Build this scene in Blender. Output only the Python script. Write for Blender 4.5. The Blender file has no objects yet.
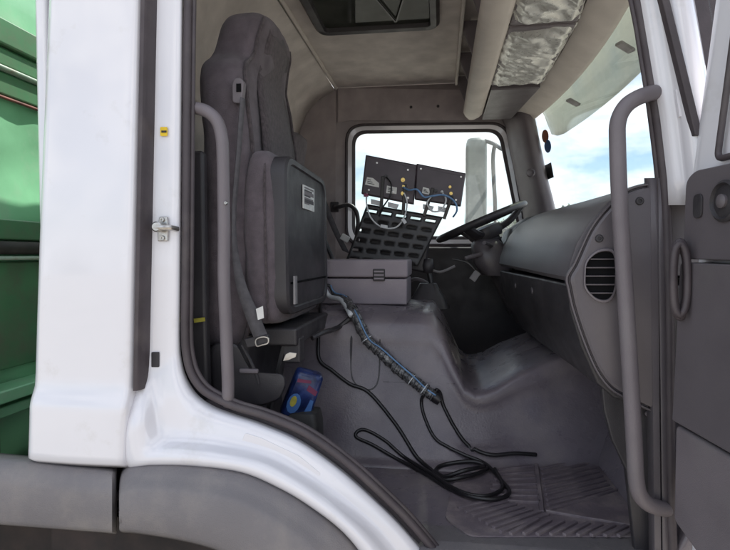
import bpy, bmesh, math, random
from mathutils import Vector, Matrix, noise
from mathutils.bvhtree import BVHTree
random.seed(7)
R = math.radians
S = bpy.context.scene
COL = S.collection

# ------------------------------------------------------------------ camera
CAM = Vector((0.0, -1.15, 1.62))
YAW, PITCH, FOC = R(7.8), R(-2.1), 550.0
cd = bpy.data.cameras.new('camera'); cam = bpy.data.objects.new('camera', cd); COL.objects.link(cam)
cam.location = CAM
cam.rotation_euler = (R(90) + PITCH, 0, YAW)
cd.sensor_fit = 'HORIZONTAL'; cd.angle = 2 * math.atan(365.0 / FOC)
cd.clip_start = 0.02; cd.clip_end = 2000
S.camera = cam
# ------------------------------------------------------------------ sky, sun, exposure
SUN = Vector((0.36, 0.47, 0.80)).normalized()
w = bpy.data.worlds.new('World'); S.world = w; w.use_nodes = True
nt = w.node_tree; nt.nodes.clear()
out = nt.nodes.new('ShaderNodeOutputWorld'); bg = nt.nodes.new('ShaderNodeBackground')
sky = nt.nodes.new('ShaderNodeTexSky'); sky.sky_type = 'NISHITA'; sky.sun_disc = False
sky.sun_elevation = math.asin(SUN.z); sky.sun_rotation = math.atan2(SUN.x, SUN.y)
sky.dust_density = 1.2; sky.air_density = 1.0
tc = nt.nodes.new('ShaderNodeTexCoord'); mp = nt.nodes.new('ShaderNodeMapping'); mp.inputs['Scale'].default_value = (1, 1, 2.6)
nz = nt.nodes.new('ShaderNodeTexNoise'); nz.inputs['Scale'].default_value = 3.4; nz.inputs['Detail'].default_value = 7; nz.inputs['Roughness'].default_value = 0.55
cr = nt.nodes.new('ShaderNodeValToRGB'); cr.color_ramp.elements[0].position = 0.40; cr.color_ramp.elements[1].position = 0.56
mx = nt.nodes.new('ShaderNodeMix'); mx.data_type = 'RGBA'
mx.inputs[7].default_value = (7.0, 7.2, 7.6, 1)
nt.links.new(tc.outputs['Generated'], mp.inputs['Vector']); nt.links.new(mp.outputs['Vector'], nz.inputs['Vector'])
nt.links.new(nz.outputs['Fac'], cr.inputs['Fac']); nt.links.new(cr.outputs['Color'], mx.inputs[0])
dk = nt.nodes.new('ShaderNodeMix'); dk.data_type = 'RGBA'; dk.blend_type = 'MULTIPLY'; dk.inputs[0].default_value = 1.0; dk.inputs[7].default_value = (0.52, 0.62, 0.70, 1)
nt.links.new(sky.outputs['Color'], dk.inputs[6]); nt.links.new(dk.outputs[2], mx.inputs[6]); nt.links.new(mx.outputs[2], bg.inputs['Color'])
bg.inputs['Strength'].default_value = 0.1
nt.links.new(bg.outputs['Background'], out.inputs['Surface'])
sl = bpy.data.lights.new('sun', 'SUN'); sl.energy = 3.2; sl.angle = R(0.6); sl.color = (1.0, 0.96, 0.9)
so = bpy.data.objects.new('sun', sl); COL.objects.link(so); so.location = (3, 6, 9)
so.rotation_euler = SUN.to_track_quat('Z', 'Y').to_euler()
S.render.engine = 'CYCLES'
S.view_settings.view_transform = 'Standard'; S.view_settings.look = 'None'
S.view_settings.gamma = 1.0; S.view_settings.exposure = 1.28
S.cycles.max_bounces = 10; S.cycles.diffuse_bounces = 6; S.cycles.transparent_max_bounces = 16
S.render.resolution_x = 1024; S.render.resolution_y = 772

# ------------------------------------------------------------------ pixel -> world
_rot = cam.rotation_euler.to_matrix()
def ray(px, py):
    return _rot @ Vector(((px - 365.0) / FOC, -(py - 275.0) / FOC, -1.0))
def P(px, py, y=None, x=None, z=None):
    d = ray(px, py)
    if y is not None: t = (y - CAM.y) / d.y
    elif x is not None: t = (x - CAM.x) / d.x
    else: t = (z - CAM.z) / d.z
    return CAM + d * t
def mpx(y):                      # metres per photo pixel at depth y
    return (y - CAM.y) / FOC

# ------------------------------------------------------------------ materials
MATS = {}
def mat(name, col, rough=0.5, var=0.06, vscale=6.0, bump=0.0, bscale=300.0, metal=0.0, coat=0.0, dirt=None, dscale=3.0,
        dlo=0.5, dhi=0.75, sheen=0.0, spec=0.5, rvar=0.0, bdetail=2.0):
    m = bpy.data.materials.new(name); m.use_nodes = True
    n = m.node_tree; b = n.nodes['Principled BSDF']
    b.inputs['Roughness'].default_value = rough; b.inputs['Metallic'].default_value = metal
    b.inputs['Coat Weight'].default_value = coat; b.inputs['Coat Roughness'].default_value = 0.03
    b.inputs['Sheen Weight'].default_value = sheen; b.inputs['Specular IOR Level'].default_value = spec
    t = n.nodes.new('ShaderNodeTexCoord')
    nz = n.nodes.new('ShaderNodeTexNoise'); nz.inputs['Scale'].default_value = vscale; nz.inputs['Detail'].default_value = 6
    n.links.new(t.outputs['Object'], nz.inputs['Vector'])
    c1 = [max(0, c * (1 - var * 2)) for c in col] + [1]; c2 = [min(1, c * (1 + var * 2)) for c in col] + [1]
    r = n.nodes.new('ShaderNodeValToRGB'); r.color_ramp.elements[0].color = c1; r.color_ramp.elements[1].color = c2
    r.color_ramp.elements[0].position = 0.3; r.color_ramp.elements[1].position = 0.7
    n.links.new(nz.outputs['Fac'], r.inputs['Fac'])
    last = r.outputs['Color']
    if dirt:
        d = n.nodes.new('ShaderNodeTexNoise'); d.inputs['Scale'].default_value = dscale; d.inputs['Detail'].default_value = 9; d.inputs['Roughness'].default_value = 0.65
        n.links.new(t.outputs['Object'], d.inputs['Vector'])
        dr = n.nodes.new('ShaderNodeMapRange'); dr.inputs[1].default_value = dlo; dr.inputs[2].default_value = dhi
        n.links.new(d.outputs['Fac'], dr.inputs[0])
        mxx = n.nodes.new('ShaderNodeMix'); mxx.data_type = 'RGBA'
        n.links.new(dr.outputs[0], mxx.inputs[0]); n.links.new(last, mxx.inputs[6]); mxx.inputs[7].default_value = tuple(dirt) + (1,)
        last = mxx.outputs[2]
    n.links.new(last, b.inputs['Base Color'])
    if rvar:
        rr = n.nodes.new('ShaderNodeMapRange'); rr.inputs[1].default_value = 0.35; rr.inputs[2].default_value = 0.65
        rr.inputs[3].default_value = rough - rvar; rr.inputs[4].default_value = rough + rvar
        n2 = n.nodes.new('ShaderNodeTexNoise'); n2.inputs['Scale'].default_value = vscale * 2.3; n2.inputs['Detail'].default_value = 7
        n.links.new(t.outputs['Object'], n2.inputs['Vector']); n.links.new(n2.outputs['Fac'], rr.inputs[0]); n.links.new(rr.outputs[0], b.inputs['Roughness'])
    if bump:
        bn = n.nodes.new('ShaderNodeTexNoise'); bn.inputs['Scale'].default_value = bscale; bn.inputs['Detail'].default_value = bdetail
        n.links.new(t.outputs['Object'], bn.inputs['Vector'])
        bp = n.nodes.new('ShaderNodeBump'); bp.inputs['Strength'].default_value = bump; bp.inputs['Distance'].default_value = 0.002
        n.links.new(bn.outputs['Fac'], bp.inputs['Height']); n.links.new(bp.outputs['Normal'], b.inputs['Normal'])
    MATS[name] = m
    return m

mat('white', (0.76, 0.75, 0.79), 0.22, 0.012, 3, coat=1.0, dirt=(0.50, 0.47, 0.43), dscale=7.0, dlo=0.58, dhi=0.98)
mat('bumper', (0.178, 0.165, 0.172), 0.58, 0.05, 5, bump=0.5, bscale=380, dirt=(0.26, 0.235, 0.22), dscale=9, dlo=0.48, dhi=0.85)
mat('rubber', (0.062, 0.050, 0.056), 0.55, 0.10, 12, bump=0.15, bscale=200, dirt=(0.11, 0.095, 0.09), dscale=9, dlo=0.5, dhi=0.9)
mat('plastic', (0.112, 0.099, 0.108), 0.38, 0.04, 7, bump=0.15, bscale=520, dirt=(0.14, 0.13, 0.13), dscale=5, dlo=0.56, dhi=0.95, rvar=0.06)
mat('dash_skin', (0.105, 0.096, 0.104), 0.40, 0.02, 9, bump=0.12, bscale=700)
mat('plastic_mid', (0.158, 0.138, 0.150), 0.5, 0.05, 7, bump=0.3, bscale=520, dirt=(0.19, 0.18, 0.18), dscale=5, dlo=0.52, dhi=0.95, rvar=0.06)
mat('plastic_pale', (0.22, 0.212, 0.222), 0.55, 0.05, 7, bump=0.3, bscale=420, dirt=(0.28, 0.265, 0.25), dscale=5, dlo=0.5, dhi=0.95)
mat('plastic_dark', (0.036, 0.033, 0.037), 0.45, 0.08, 7, bump=0.25, bscale=520, dirt=(0.07, 0.065, 0.065), dscale=6, dlo=0.52, dhi=0.95, rvar=0.08)
mat('fabric', (0.104, 0.084, 0.097), 0.85, 0.14, 35, bump=1.0, bscale=600, sheen=0.15, dirt=(0.14, 0.12, 0.132), dscale=4, dlo=0.45, dhi=0.9)
mat('fabric_insert', (0.070, 0.056, 0.061), 0.9, 0.2, 90, bump=1.0, bscale=450, sheen=0.15)
mat('vinyl', (0.150, 0.130, 0.150), 0.31, 0.09, 5, bump=0.28, bscale=190, dirt=(0.25, 0.22, 0.215), dscale=5.5, dlo=0.48, dhi=0.85, rvar=0.08)
mat('mat_rubber', (0.150, 0.124, 0.142), 0.5, 0.1, 8, bump=0.5, bscale=200, dirt=(0.33, 0.285, 0.27), dscale=9, dlo=0.46, dhi=0.78)
mat('felt', (0.62, 0.57, 0.535), 0.95, 0.08, 9, bump=0.6, bscale=700, dirt=(0.50, 0.455, 0.43), dscale=3, dlo=0.5, dhi=0.85)
mat('felt_dark', (0.36, 0.318, 0.322), 0.9, 0.08, 9, bump=0.5, bscale=600)
mat('taupe', (0.58, 0.53, 0.485), 0.6, 0.05, 8, bump=0.25, bscale=420, dirt=(0.42, 0.375, 0.34), dscale=5, dlo=0.5, dhi=0.9)
mat('steel', (0.55, 0.54, 0.52), 0.35, 0.06, 20, metal=1.0, dirt=(0.25, 0.2, 0.16), dscale=25, dlo=0.5, dhi=0.8)
mat('brass', (0.55, 0.40, 0.14), 0.35, 0.06, 20, metal=1.0)
mat('black_metal', (0.020, 0.019, 0.021), 0.42, 0.10, 20, bump=0.1, bscale=300, dirt=(0.06, 0.055, 0.05), dscale=14, dlo=0.5, dhi=0.9)
mat('device', (0.065, 0.050, 0.062), 0.42, 0.08, 16, bump=0.15, bscale=600, dirt=(0.065, 0.06, 0.06), dscale=10, dlo=0.52, dhi=0.9)
mat('box_grey', (0.29, 0.252, 0.282), 0.55, 0.05, 6, bump=0.25, bscale=420, dirt=(0.37, 0.335, 0.345), dscale=11, dlo=0.5, dhi=0.9)
mat('paper', (0.72, 0.72, 0.70), 0.7, 0.05, 40, dirt=(0.42, 0.45, 0.5), dscale=60, dlo=0.5, dhi=0.75)
mat('paper_plain', (0.75, 0.75, 0.73), 0.7, 0.04, 30)
mat('yellow', (0.80, 0.55, 0.02), 0.5, 0.05, 30)
mat('yellow_dull', (0.38, 0.34, 0.05), 0.6, 0.1, 60)
mat('print_dark', (0.03, 0.03, 0.03), 0.5, 0.05, 30)
mat('blue', (0.012, 0.024, 0.10), 0.3, 0.3, 30, dirt=(0.04, 0.07, 0.19), dscale=35, dlo=0.5, dhi=0.72, bump=0.5, bscale=45)
mat('red', (0.17, 0.03, 0.08), 0.5, 0.1, 30)
mat('orange_red', (0.42, 0.13, 0.06), 0.5, 0.05, 30)
mat('sticker_blue', (0.05, 0.14, 0.36), 0.5, 0.05, 30)
mat('wire_blue', (0.14, 0.27, 0.48), 0.4, 0.08, 30)
mat('wire_white', (0.62, 0.64, 0.66), 0.45, 0.05, 30)
mat('cable', (0.014, 0.013, 0.015), 0.38, 0.1, 40, bump=0.08, bscale=200)
mat('bundle', (0.085, 0.084, 0.088), 0.24, 0.4, 140, bump=0.4, bscale=160, dirt=(0.30, 0.30, 0.29), dscale=70, dlo=0.56, dhi=0.68)
mat('strap', (0.095, 0.09, 0.098), 0.8, 0.1, 60, bump=0.5, bscale=900)
mat('green', (0.19, 0.44, 0.25), 0.36, 0.12, 3, coat=0.2, bump=0.15, bscale=40, dirt=(0.30, 0.42, 0.30), dscale=5, dlo=0.52, dhi=0.8)
mat('green_dark', (0.055, 0.165, 0.075), 0.42, 0.15, 4, dirt=(0.10, 0.10, 0.07), dscale=7, dlo=0.45, dhi=0.75)  # darker copy of green, with shade of the recessed bands in its colour
mat('rust', (0.14, 0.045, 0.035), 0.8, 0.2, 20)
mat('rail_pale', (0.33, 0.40, 0.34), 0.5, 0.1, 20, dirt=(0.2, 0.14, 0.1), dscale=20, dlo=0.5, dhi=0.8)
mat('chassis', (0.020, 0.016, 0.016), 0.8, 0.2, 9, dirt=(0.06, 0.04, 0.035), dscale=8, dlo=0.4, dhi=0.8)
mat('tyre', (0.022, 0.021, 0.021), 0.85, 0.1, 12, bump=0.3, bscale=90)
mat('ground', (0.40, 0.36, 0.31), 0.9, 0.10, 0.6, bump=0.5, bscale=30, dirt=(0.30, 0.26, 0.21), dscale=0.35, dlo=0.45, dhi=0.7)
mat('mirror_shell', (0.12, 0.145, 0.135), 0.45, 0.05, 10, dirt=(0.27, 0.30, 0.28), dscale=16, dlo=0.5, dhi=0.8)
mat('mirror_face', (0.85, 0.87, 0.87), 0.03, 0.0, 10, metal=1.0)
mat('bark', (0.10, 0.075, 0.055), 0.9, 0.2, 8)
mat('leaf', (0.12, 0.15, 0.08), 0.6, 0.35, 1.2)
mat('foil', (0.56, 0.56, 0.53), 0.33, 0.05, 40, metal=0.4, rvar=0.08)
mat('lamp_black', (0.008, 0.008, 0.009), 0.9, 0.05, 30, spec=0.1)

def glass(name, tint=(0.93, 0.96, 0.95), dust=0.05, dustcol=(0.75, 0.78, 0.76)):
    m = bpy.data.materials.new(name); m.use_nodes = True; n = m.node_tree; n.nodes.clear()
    o = n.nodes.new('ShaderNodeOutputMaterial'); tr = n.nodes.new('ShaderNodeBsdfTransparent'); tr.inputs[0].default_value = tint + (1,)
    gl = n.nodes.new('ShaderNodeBsdfGlossy'); gl.inputs['Roughness'].default_value = 0.02
    lw = n.nodes.new('ShaderNodeLayerWeight'); pw = n.nodes.new('ShaderNodeMath'); pw.operation = 'POWER'; pw.inputs[1].default_value = 5
    fr = n.nodes.new('ShaderNodeMath'); fr.operation = 'MULTIPLY_ADD'; fr.inputs[1].default_value = 0.6; fr.inputs[2].default_value = 0.03
    n.links.new(lw.outputs['Facing'], pw.inputs[0]); n.links.new(pw.outputs[0], fr.inputs[0])
    m1 = n.nodes.new('ShaderNodeMixShader'); n.links.new(fr.outputs[0], m1.inputs[0]); n.links.new(tr.outputs[0], m1.inputs[1]); n.links.new(gl.outputs[0], m1.inputs[2])
    df = n.nodes.new('ShaderNodeBsdfDiffuse'); df.inputs[0].default_value = dustcol + (1,)
    tl = n.nodes.new('ShaderNodeBsdfTranslucent'); tl.inputs[0].default_value = dustcol + (1,)
    ad = n.nodes.new('ShaderNodeMixShader'); ad.inputs[0].default_value = 0.6; n.links.new(df.outputs[0], ad.inputs[1]); n.links.new(tl.outputs[0], ad.inputs[2])
    t = n.nodes.new('ShaderNodeTexCoord'); nz = n.nodes.new('ShaderNodeTexNoise'); nz.inputs['Scale'].default_value = 4; nz.inputs['Detail'].default_value = 8
    n.links.new(t.outputs['Object'], nz.inputs['Vector'])
    r = n.nodes.new('ShaderNodeMapRange'); r.inputs[1].default_value = 0.3; r.inputs[2].default_value = 0.8; r.inputs[3].default_value = dust * 0.5; r.inputs[4].default_value = dust * 1.8
    n.links.new(nz.outputs['Fac'], r.inputs[0])
    m2 = n.nodes.new('ShaderNodeMixShader'); n.links.new(r.outputs[0], m2.inputs[0]); n.links.new(m1.outputs[0], m2.inputs[1]); n.links.new(ad.outputs[0], m2.inputs[2])
    n.links.new(m2.outputs[0], o.inputs[0]); MATS[name] = m
glass('glass', tint=(0.96, 0.985, 0.98), dust=0.025)  # thin dust film also pales the view, standing in for glare
glass('glass_dusty', dust=0.10)
glass('visor', tint=(0.55, 0.58, 0.52), dust=0.5, dustcol=(0.56, 0.56, 0.52))
glass('hatch_glass', tint=(0.03, 0.036, 0.032), dust=0.4, dustcol=(0.22, 0.235, 0.205))

# ------------------------------------------------------------------ mesh building
LOC = {}
def empty(name, loc, label, cat, group=None):
    o = bpy.data.objects.new(name, None); COL.objects.link(o); o.location = loc; LOC[o.name] = Vector(loc)
    o.empty_display_size = 0.1
    tag(o, label, cat, group)
    return o
def tag(o, label=None, cat=None, group=None, kind=None):
    if label: o['label'] = label
    if cat: o['category'] = cat
    if group: o['group'] = group
    if kind: o['kind'] = kind
    return o

def smooth(pts, n=6, closed=False):
    pts = [Vector(p) for p in pts]; N = len(pts); o = []
    rng = range(N) if closed else range(N - 1)
    for i in rng:
        if closed: a, b, c, d = pts[(i - 1) % N], pts[i], pts[(i + 1) % N], pts[(i + 2) % N]
        else: a, b, c, d = pts[max(i - 1, 0)], pts[i], pts[i + 1], pts[min(i + 2, N - 1)]
        for k in range(n):
            t = k / n
            o.append(0.5 * ((2 * b) + (c - a) * t + (2 * a - 5 * b + 4 * c - d) * t * t + (3 * b - a - 3 * c + d) * t ** 3))
    if not closed: o.append(pts[-1])
    return o

def rpoly(pts, r, n=5):
    """rounded 2D polygon"""
    out = []; N = len(pts)
    for i in range(N):
        p = Vector(pts[i]); a = Vector(pts[i - 1]); b = Vector(pts[(i + 1) % N])
        rr = r[i] if isinstance(r, (list, tuple)) else r
        da = (a - p); db = (b - p); la, lb = da.length, db.length
        rr = min(rr, la * 0.49, lb * 0.49)
        p0 = p + da.normalized() * rr; p1 = p + db.normalized() * rr
        for k in range(n + 1):
            t = k / n; out.append((1 - t) ** 2 * p0 + 2 * t * (1 - t) * p + t * t * p1)
    return out

class MB:
    def __init__(s): s.v = []; s.f = []
    def add(s, v, f):
        k = len(s.v); s.v += [Vector(p) for p in v]; s.f += [tuple(i + k for i in q) for q in f]; return s
    def box(s, c, size, rot=None):
        c = Vector(c); hx, hy, hz = [d / 2 for d in size]
        v = [Vector((x, y, z)) for x in (-hx, hx) for y in (-hy, hy) for z in (-hz, hz)]
        if rot is not None: v = [rot @ p for p in v]
        return s.add([p + c for p in v], [(0, 1, 3, 2), (4, 6, 7, 5), (0, 4, 5, 1), (2, 3, 7, 6), (0, 2, 6, 4), (1, 5, 7, 3)])
    def bar(s, a, b, w, h, up=(0, 0, 1)):
        a, b = Vector(a), Vector(b); d = (b - a); L = d.length; d.normalize(); u = Vector(up); sd = d.cross(u).normalized(); u = sd.cross(d)
        rot = Matrix((d, sd, u)).transposed()
        return s.box((a + b) / 2, (L, w, h), rot)
    def loft(s, rings, closed=True, caps=True, loop=False):
        n = len(rings[0]); v = [p for r in rings for p in r]; f = []
        m = len(rings)
        for i in range(m if loop else m - 1):
            i2 = (i + 1) % m
            for j in range(n if closed else n - 1):
                j2 = (j + 1) % n
                f.append((i * n + j, i * n + j2, i2 * n + j2, i2 * n + j))
        if caps and closed and not loop:
            f.append(tuple(range(n - 1, -1, -1))); f.append(tuple((m - 1) * n + j for j in range(n)))
        return s.add(v, f)
    def tube(s, path, r, n=10, closed=False, sx=1.0, up=None):
        path = [Vector(p) for p in path]; rings = []; N = len(path)
        prev = Vector(up) if up else None
        for i, p in enumerate(path):
            a = path[(i - 1) % N] if closed else path[max(i - 1, 0)]
            b = path[(i + 1) % N] if closed else path[min(i + 1, N - 1)]
            t = (b - a).normalized()
            if prev is None:
                prev = Vector((0, 0, 1)) if abs(t.z) < 0.9 else Vector((1, 0, 0))
            ref = Vector(up) if up else prev
            u = (ref - t * ref.dot(t)).normalized(); q = t.cross(u); prev = u
            rr = r[i] if isinstance(r, (list, tuple)) else r
            rings.append([p + (u * math.cos(2 * math.pi * k / n) + q * sx * math.sin(2 * math.pi * k / n)) * rr for k in range(n)])
        return s.loft(rings, True, True, closed)
    def prism(s, pts, vec):
        pts = [Vector(p) for p in pts]; vec = Vector(vec)
        return s.loft([pts, [p + vec for p in pts]])
    def lathe(s, prof, c, axis=(0, 0, 1), n=20):
        c = Vector(c); ax = Vector(axis).normalized()
        u = ax.orthogonal().normalized(); q = ax.cross(u)
        rings = [[c + ax * h + (u * math.cos(2 * math.pi * k / n) + q * math.sin(2 * math.pi * k / n)) * max(r, 1e-5) for k in range(n)] for r, h in prof]
        return s.loft(rings)
    def grid(s, rows): return s.loft(rows, closed=False, caps=False)
    def build(s, name, m, parent=None, disp=0.0, dsize=.1, sm=40, bev=0.0, seg=2, solid=0.0, soff=0.0, sub=0, label=None, kind=None, cat=None):
        lo = Vector([min(p[i] for p in s.v) for i in range(3)]); hi = Vector([max(p[i] for p in s.v) for i in range(3)])
        c = (lo + hi) / 2
        if parent is None: c.z = lo.z
        me = bpy.data.meshes.new(name); me.from_pydata([p - c for p in s.v], [], s.f)
        bm = bmesh.new(); bm.from_mesh(me); bmesh.ops.remove_doubles(bm, verts=bm.verts, dist=1e-6)
        if not solid: bmesh.ops.recalc_face_normals(bm, faces=bm.faces)
        bm.to_mesh(me); bm.free()
        me.materials.append(MATS[m])
        me.polygons.foreach_set('use_smooth', [True] * len(me.polygons))
        if sm < 180: me.set_sharp_from_angle(angle=R(sm))
        o = bpy.data.objects.new(name, me); COL.objects.link(o)
        LOC[o.name] = c.copy()
        if parent is not None: o.parent = parent; o.location = c - LOC[parent.name]
        else: o.location = c
        if solid:
            md = o.modifiers.new('thickness', 'SOLIDIFY'); md.thickness = solid; md.offset = soff
        if sub:
            md = o.modifiers.new('subdivision', 'SUBSURF'); md.levels = sub; md.render_levels = sub
        if disp:
            tx = bpy.data.textures.new(name + '_folds', 'CLOUDS'); tx.noise_scale = dsize; tx.noise_depth = 2
            md = o.modifiers.new('folds', 'DISPLACE'); md.texture = tx; md.strength = disp; md.mid_level = 0.5; md.texture_coords = 'LOCAL'
        if bev:
            md = o.modifiers.new('bevel', 'BEVEL'); md.width = bev; md.segments = seg; md.limit_method = 'ANGLE'; md.angle_limit = R(35)
            md.harden_normals = True
        tag(o, label, cat, None, kind)
        return o

def plate(px_pts, y, vec, name, m, parent, **k):
    return MB().prism([P(a, b, y=y) for a, b in px_pts], vec).build(name, m, parent, **k)
def lerp(a, b, t): return a + (b - a) * t
def sstep(a, b, x):
    t = max(0, min(1, (x - a) / (b - a))); return t * t * (3 - 2 * t)
def V(*a): return Vector(a)
def screw(c, axis, r, parent, m='plastic_dark', name='screw'):
    return MB().lathe([(0, -.002), (r, -.002), (r, .002), (r * .8, .004), (r * .45, .004), (r * .4, .001), (0, .001)], c, axis, 12).build(name, m, parent)

# ================================================================== SETTING
gm = MB(); rows = []
for i in range(25):
    yy = -60 + i * 15 if i < 24 else 400
    rows.append([V(-300 + j * 30, yy, 0) for j in range(21)])
gm.grid(rows); g = gm.build('ground', 'ground', kind='structure')

# ================================================================== TRUCK
T = empty('truck', (-0.2, 1.05, 0), 'white truck cab with its passenger door open onto a dark grey interior', 'truck')
FL = 0.97                       # cab floor height
ROOF = 2.62

# ---- outer rear quarter panel
rows = []
pys = [-150, -100, -50, 0, 60, 120, 180, 240, 300, 350, 375, 388, 396, 402, 407, 412, 418, 428, 440, 452, 459, 463, 466]
for py in pys:
    a = P(40 - 13 * py / 462, py, y=0); b = P(137.5 - 7.5 * py / 392 - 2 * sstep(400, 430, py), py, y=0)
    z = (a.z + b.z) / 2; xr, xf = a.x, b.x
    off = -0.016 * sstep(384, 408, py) * (0.9 + 0.1)
    tuck = 0.02 * sstep(459, 466, py) + 0.014 * (z - 1.6) * (z > 1.6)
    y0 = off + tuck
    row = [V(xr + .012, .32, z), V(xr + .004, .12, z)] + [V(xr + .03 - .03 * math.cos(t * math.pi / 16), y0 + .03 - .03 * math.sin(t * math.pi / 16), z) for t in range(8)] + [V(xr + .03, y0, z)]
    for k in range(9):
        t = (k + 1) / 10
        row.append(V(lerp(xr + .03, xf - .016, t), y0 - .003 * math.sin(math.pi * t), z))
    row += [V(xf - .016, y0, z), V(xf - .007, y0 + .002, z), V(xf - .001, y0 + .009, z), V(xf, y0 + .022, z), V(xf, .075, z)]
    rows.append(row)
MB().grid(rows).build('rear_quarter_panel', 'white', T, sm=180, solid=0.004, soff=1)

# ---- vertical black trim strip
rings = []
for py in (-150, 0, 120, 240, 340, 388, 391):
    a = P(138.7 - 7.5 * py / 392, py, y=0); wdt = 9.3 * mpx(0)
    k = 0.7 if py == 391 else 1
    rings.append([a + V(0.001, .045, 0), a + V(.001, .006, 0), a + V(.005, -.001 / k, 0), a + V(wdt - .007, .002, 0), a + V(wdt - .002, .010, 0), a + V(wdt, .050, 0)])
MB().loft(rings).build('pillar_strip', 'rubber', T, sm=35)

# ---- B pillar jamb + sill sweep
pairs = [((184, -160), (148, -160)), ((182.5, 0), (147, 0)), ((181, 150), (144, 150)), ((180, 280), (141, 280)), ((179.5, 340), (138.5, 372)), ((181.5, 362), (130, 401)),
         ((187, 380), (125, 425)), ((197, 395), (123, 449)), ((212, 406), (127, 467)), ((232, 414), (150, 466)), ((262, 424), (190, 466)),
         ((300, 441), (240, 472)), ((340, 469), (279, 488)), ((375, 500), (311, 507)), ((405, 530), (344, 533)), ((440, 572), (372, 568)), ((475, 615), (405, 610))]
inn = smooth([V(a[0], a[1], 0) for a, b in pairs], 6); outr = smooth([V(b[0], b[1], 0) for a, b in pairs], 6)
us = [0, .03, .08, .16, .26, .34, .42, .52, .65, .8, .92, 1.0]
y_hi = [.05, .046, .045, .045, .046, .047, .048, .049, .050, .051, .054, .064]
y_lo = [.020, .003, -.006, -.008, -.003, .006, .020, .031, .036, .038, .044, .064]
rows = []
for i, (a, b) in enumerate(zip(inn, outr)):
    k = sstep(22, 40, i); row = []
    for u, h, l in zip(us, y_hi, y_lo):
        p = b.lerp(a, u); row.append(P(p.x, p.y, y=lerp(h, l, k)))
    rows.append(row)
MB().grid(rows).build('door_jamb', 'white', T, sm=180, solid=0.003, soff=-1)
# plates and stickers on the jamb
plate(rpoly([(160.5, 127), (167.5, 127), (167.5, 136), (160.5, 136)], 1), .0425, (0, -.0015, 0), 'warning_sticker', 'yellow', T, label='small yellow sticker on the white door pillar')
plate([(161.5, 130.5), (166.5, 130.5), (166.5, 132.5), (161.5, 132.5)], .0405, (0, -.0008, 0), 'sticker_print', 'print_dark', T)
plate(rpoly([(152, 352), (159.5, 352), (159.5, 367), (152, 367)], 1), .044, (0, -.003, 0), 'rubber_plug', 'plastic_dark', T)
plate(rpoly([(246, 432), (262, 437), (300, 455), (322, 473), (312, 481), (285, 464), (240, 447)], 3), .040, (0, -.007, 0), 'sill_plate', 'white', T, bev=.001)
# striker
c = P(164, 229, y=.044)
stp = MB().prism([c + V(x * .8, 0, z) for x, z in [(-.016, -.028), (.014, -.028), (.016, .0), (.014, .028), (-.010, .028), (-.016, .01)]], (0, -.006, 0)).build('striker', 'steel', T, bev=.002, label='steel door latch striker on the pillar')
MB().tube([c + V(-.004, 0, .004), c + V(-.004, -.020, .004)], .0075, 14).build('striker_pin', 'steel', stp)
MB().lathe([(0, -.002), (.012, -.002), (.012, .007), (.009, .010), (0, .010)], c + V(-.004, -.020, .004), (0, -1, 0), 16).build('striker_head', 'steel', stp)
MB().tube(smooth([c + V(-.004, -.024, .002), c + V(.014, -.025, .002), c + V(.026, -.018, .002), c + V(.030, .004, .0)], 5), .0065, 8).build('striker_loop', 'steel', stp)
for dz in (-.021, .021): screw(c + V(0, -.006, dz), (0, -1, 0), .006, stp, 'steel')

# ---- door opening rubber seal: closed loop round the opening
loop = [(188, 0), (186.5, 150), (185.5, 280), (185, 335), (187, 358), (192, 375), (202, 389), (216, 398), (236, 407), (266, 416), (305, 433), (345, 461), (381, 493),
        (412, 524), (447, 566), (482, 605), (540, 640), (620, 645), (662, 625), (672, 570), (671, 500), (670, 400), (669, 290), (665, 190), (656, 110), (646, 45), (638, 0),
        (612, -120), (590, -160), (540, -176), (400, -180), (250, -178), (204, -168), (191, -130)]
pts = smooth([P(a, b, y=.062) for a, b in loop], 5, True)
seal = MB().tube(pts, .0095, 10, True, up=(0, 1, 0), sx=1.0).build('door_seal', 'rubber', T, sm=180, label='dark rubber seal around the open doorway')
cx = P(430, 240, y=.06)
pts2 = [cx + (p - cx) * 0.981 + V(0, .008, 0) for p in pts]
MB().tube(pts2, .0058, 8, True).build('seal_lip', 'rubber', seal, sm=180)

# ---- grey wheel arch and fender extension
top = smooth([V(*p, 0) for p in [(119, 500), (119.5, 480), (124, 467), (138, 460), (181, 459), (239, 466), (279, 482), (311, 501), (344, 527), (372, 560), (400, 600)]], 6)
bot = smooth([V(*p, 0) for p in [(119, 515), (119.5, 525), (121, 532), (138, 534), (181, 541), (217, 551), (245, 566), (268, 585), (290, 612), (305, 640), (315, 670)]], 6)
rows = []
us = [0, .05, .12, .22, .30, .36, .44, .7, .93, .98, 1.0]
yo = [.05, .01, -.012, -.026, -.034, -.046, -.052, -.060, -.060, -.054, -.02]
for a, b in zip(top, bot):
    rows.append([P(*a.lerp(b, u).xy, y=q) for u, q in zip(us, yo)])
MB().grid(rows).build('wheel_arch', 'bumper', T, sm=60, solid=0.004, soff=-1, label='grey plastic wheel arch trim below the doorway')
rows = []
for px in (-140, -100, -60, -20, 10, 40, 80, 105, 112, 115.5, 117):
    e = 1 if px < 113 else (0.5 if px < 116 else 0)
    yt = 456 + 12 * (px / 117.0); yb = 525 + 9 * px / 117.0
    ctl = [(yt - 3, .30), (yt - 1, .06), (yt + 1, .012), (yt + 5, -.008), (yt + 16, -.022), (yt + 22, -.030), (yt + 30, -.034), (lerp(yt, yb, .93), -.036), (yb - 1, -.030), (yb, .0)]
    rows.append([P(px, q, y=(d if d > .05 else lerp(.03, d, .35 + .65 * e))) for q, d in ctl])
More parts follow.
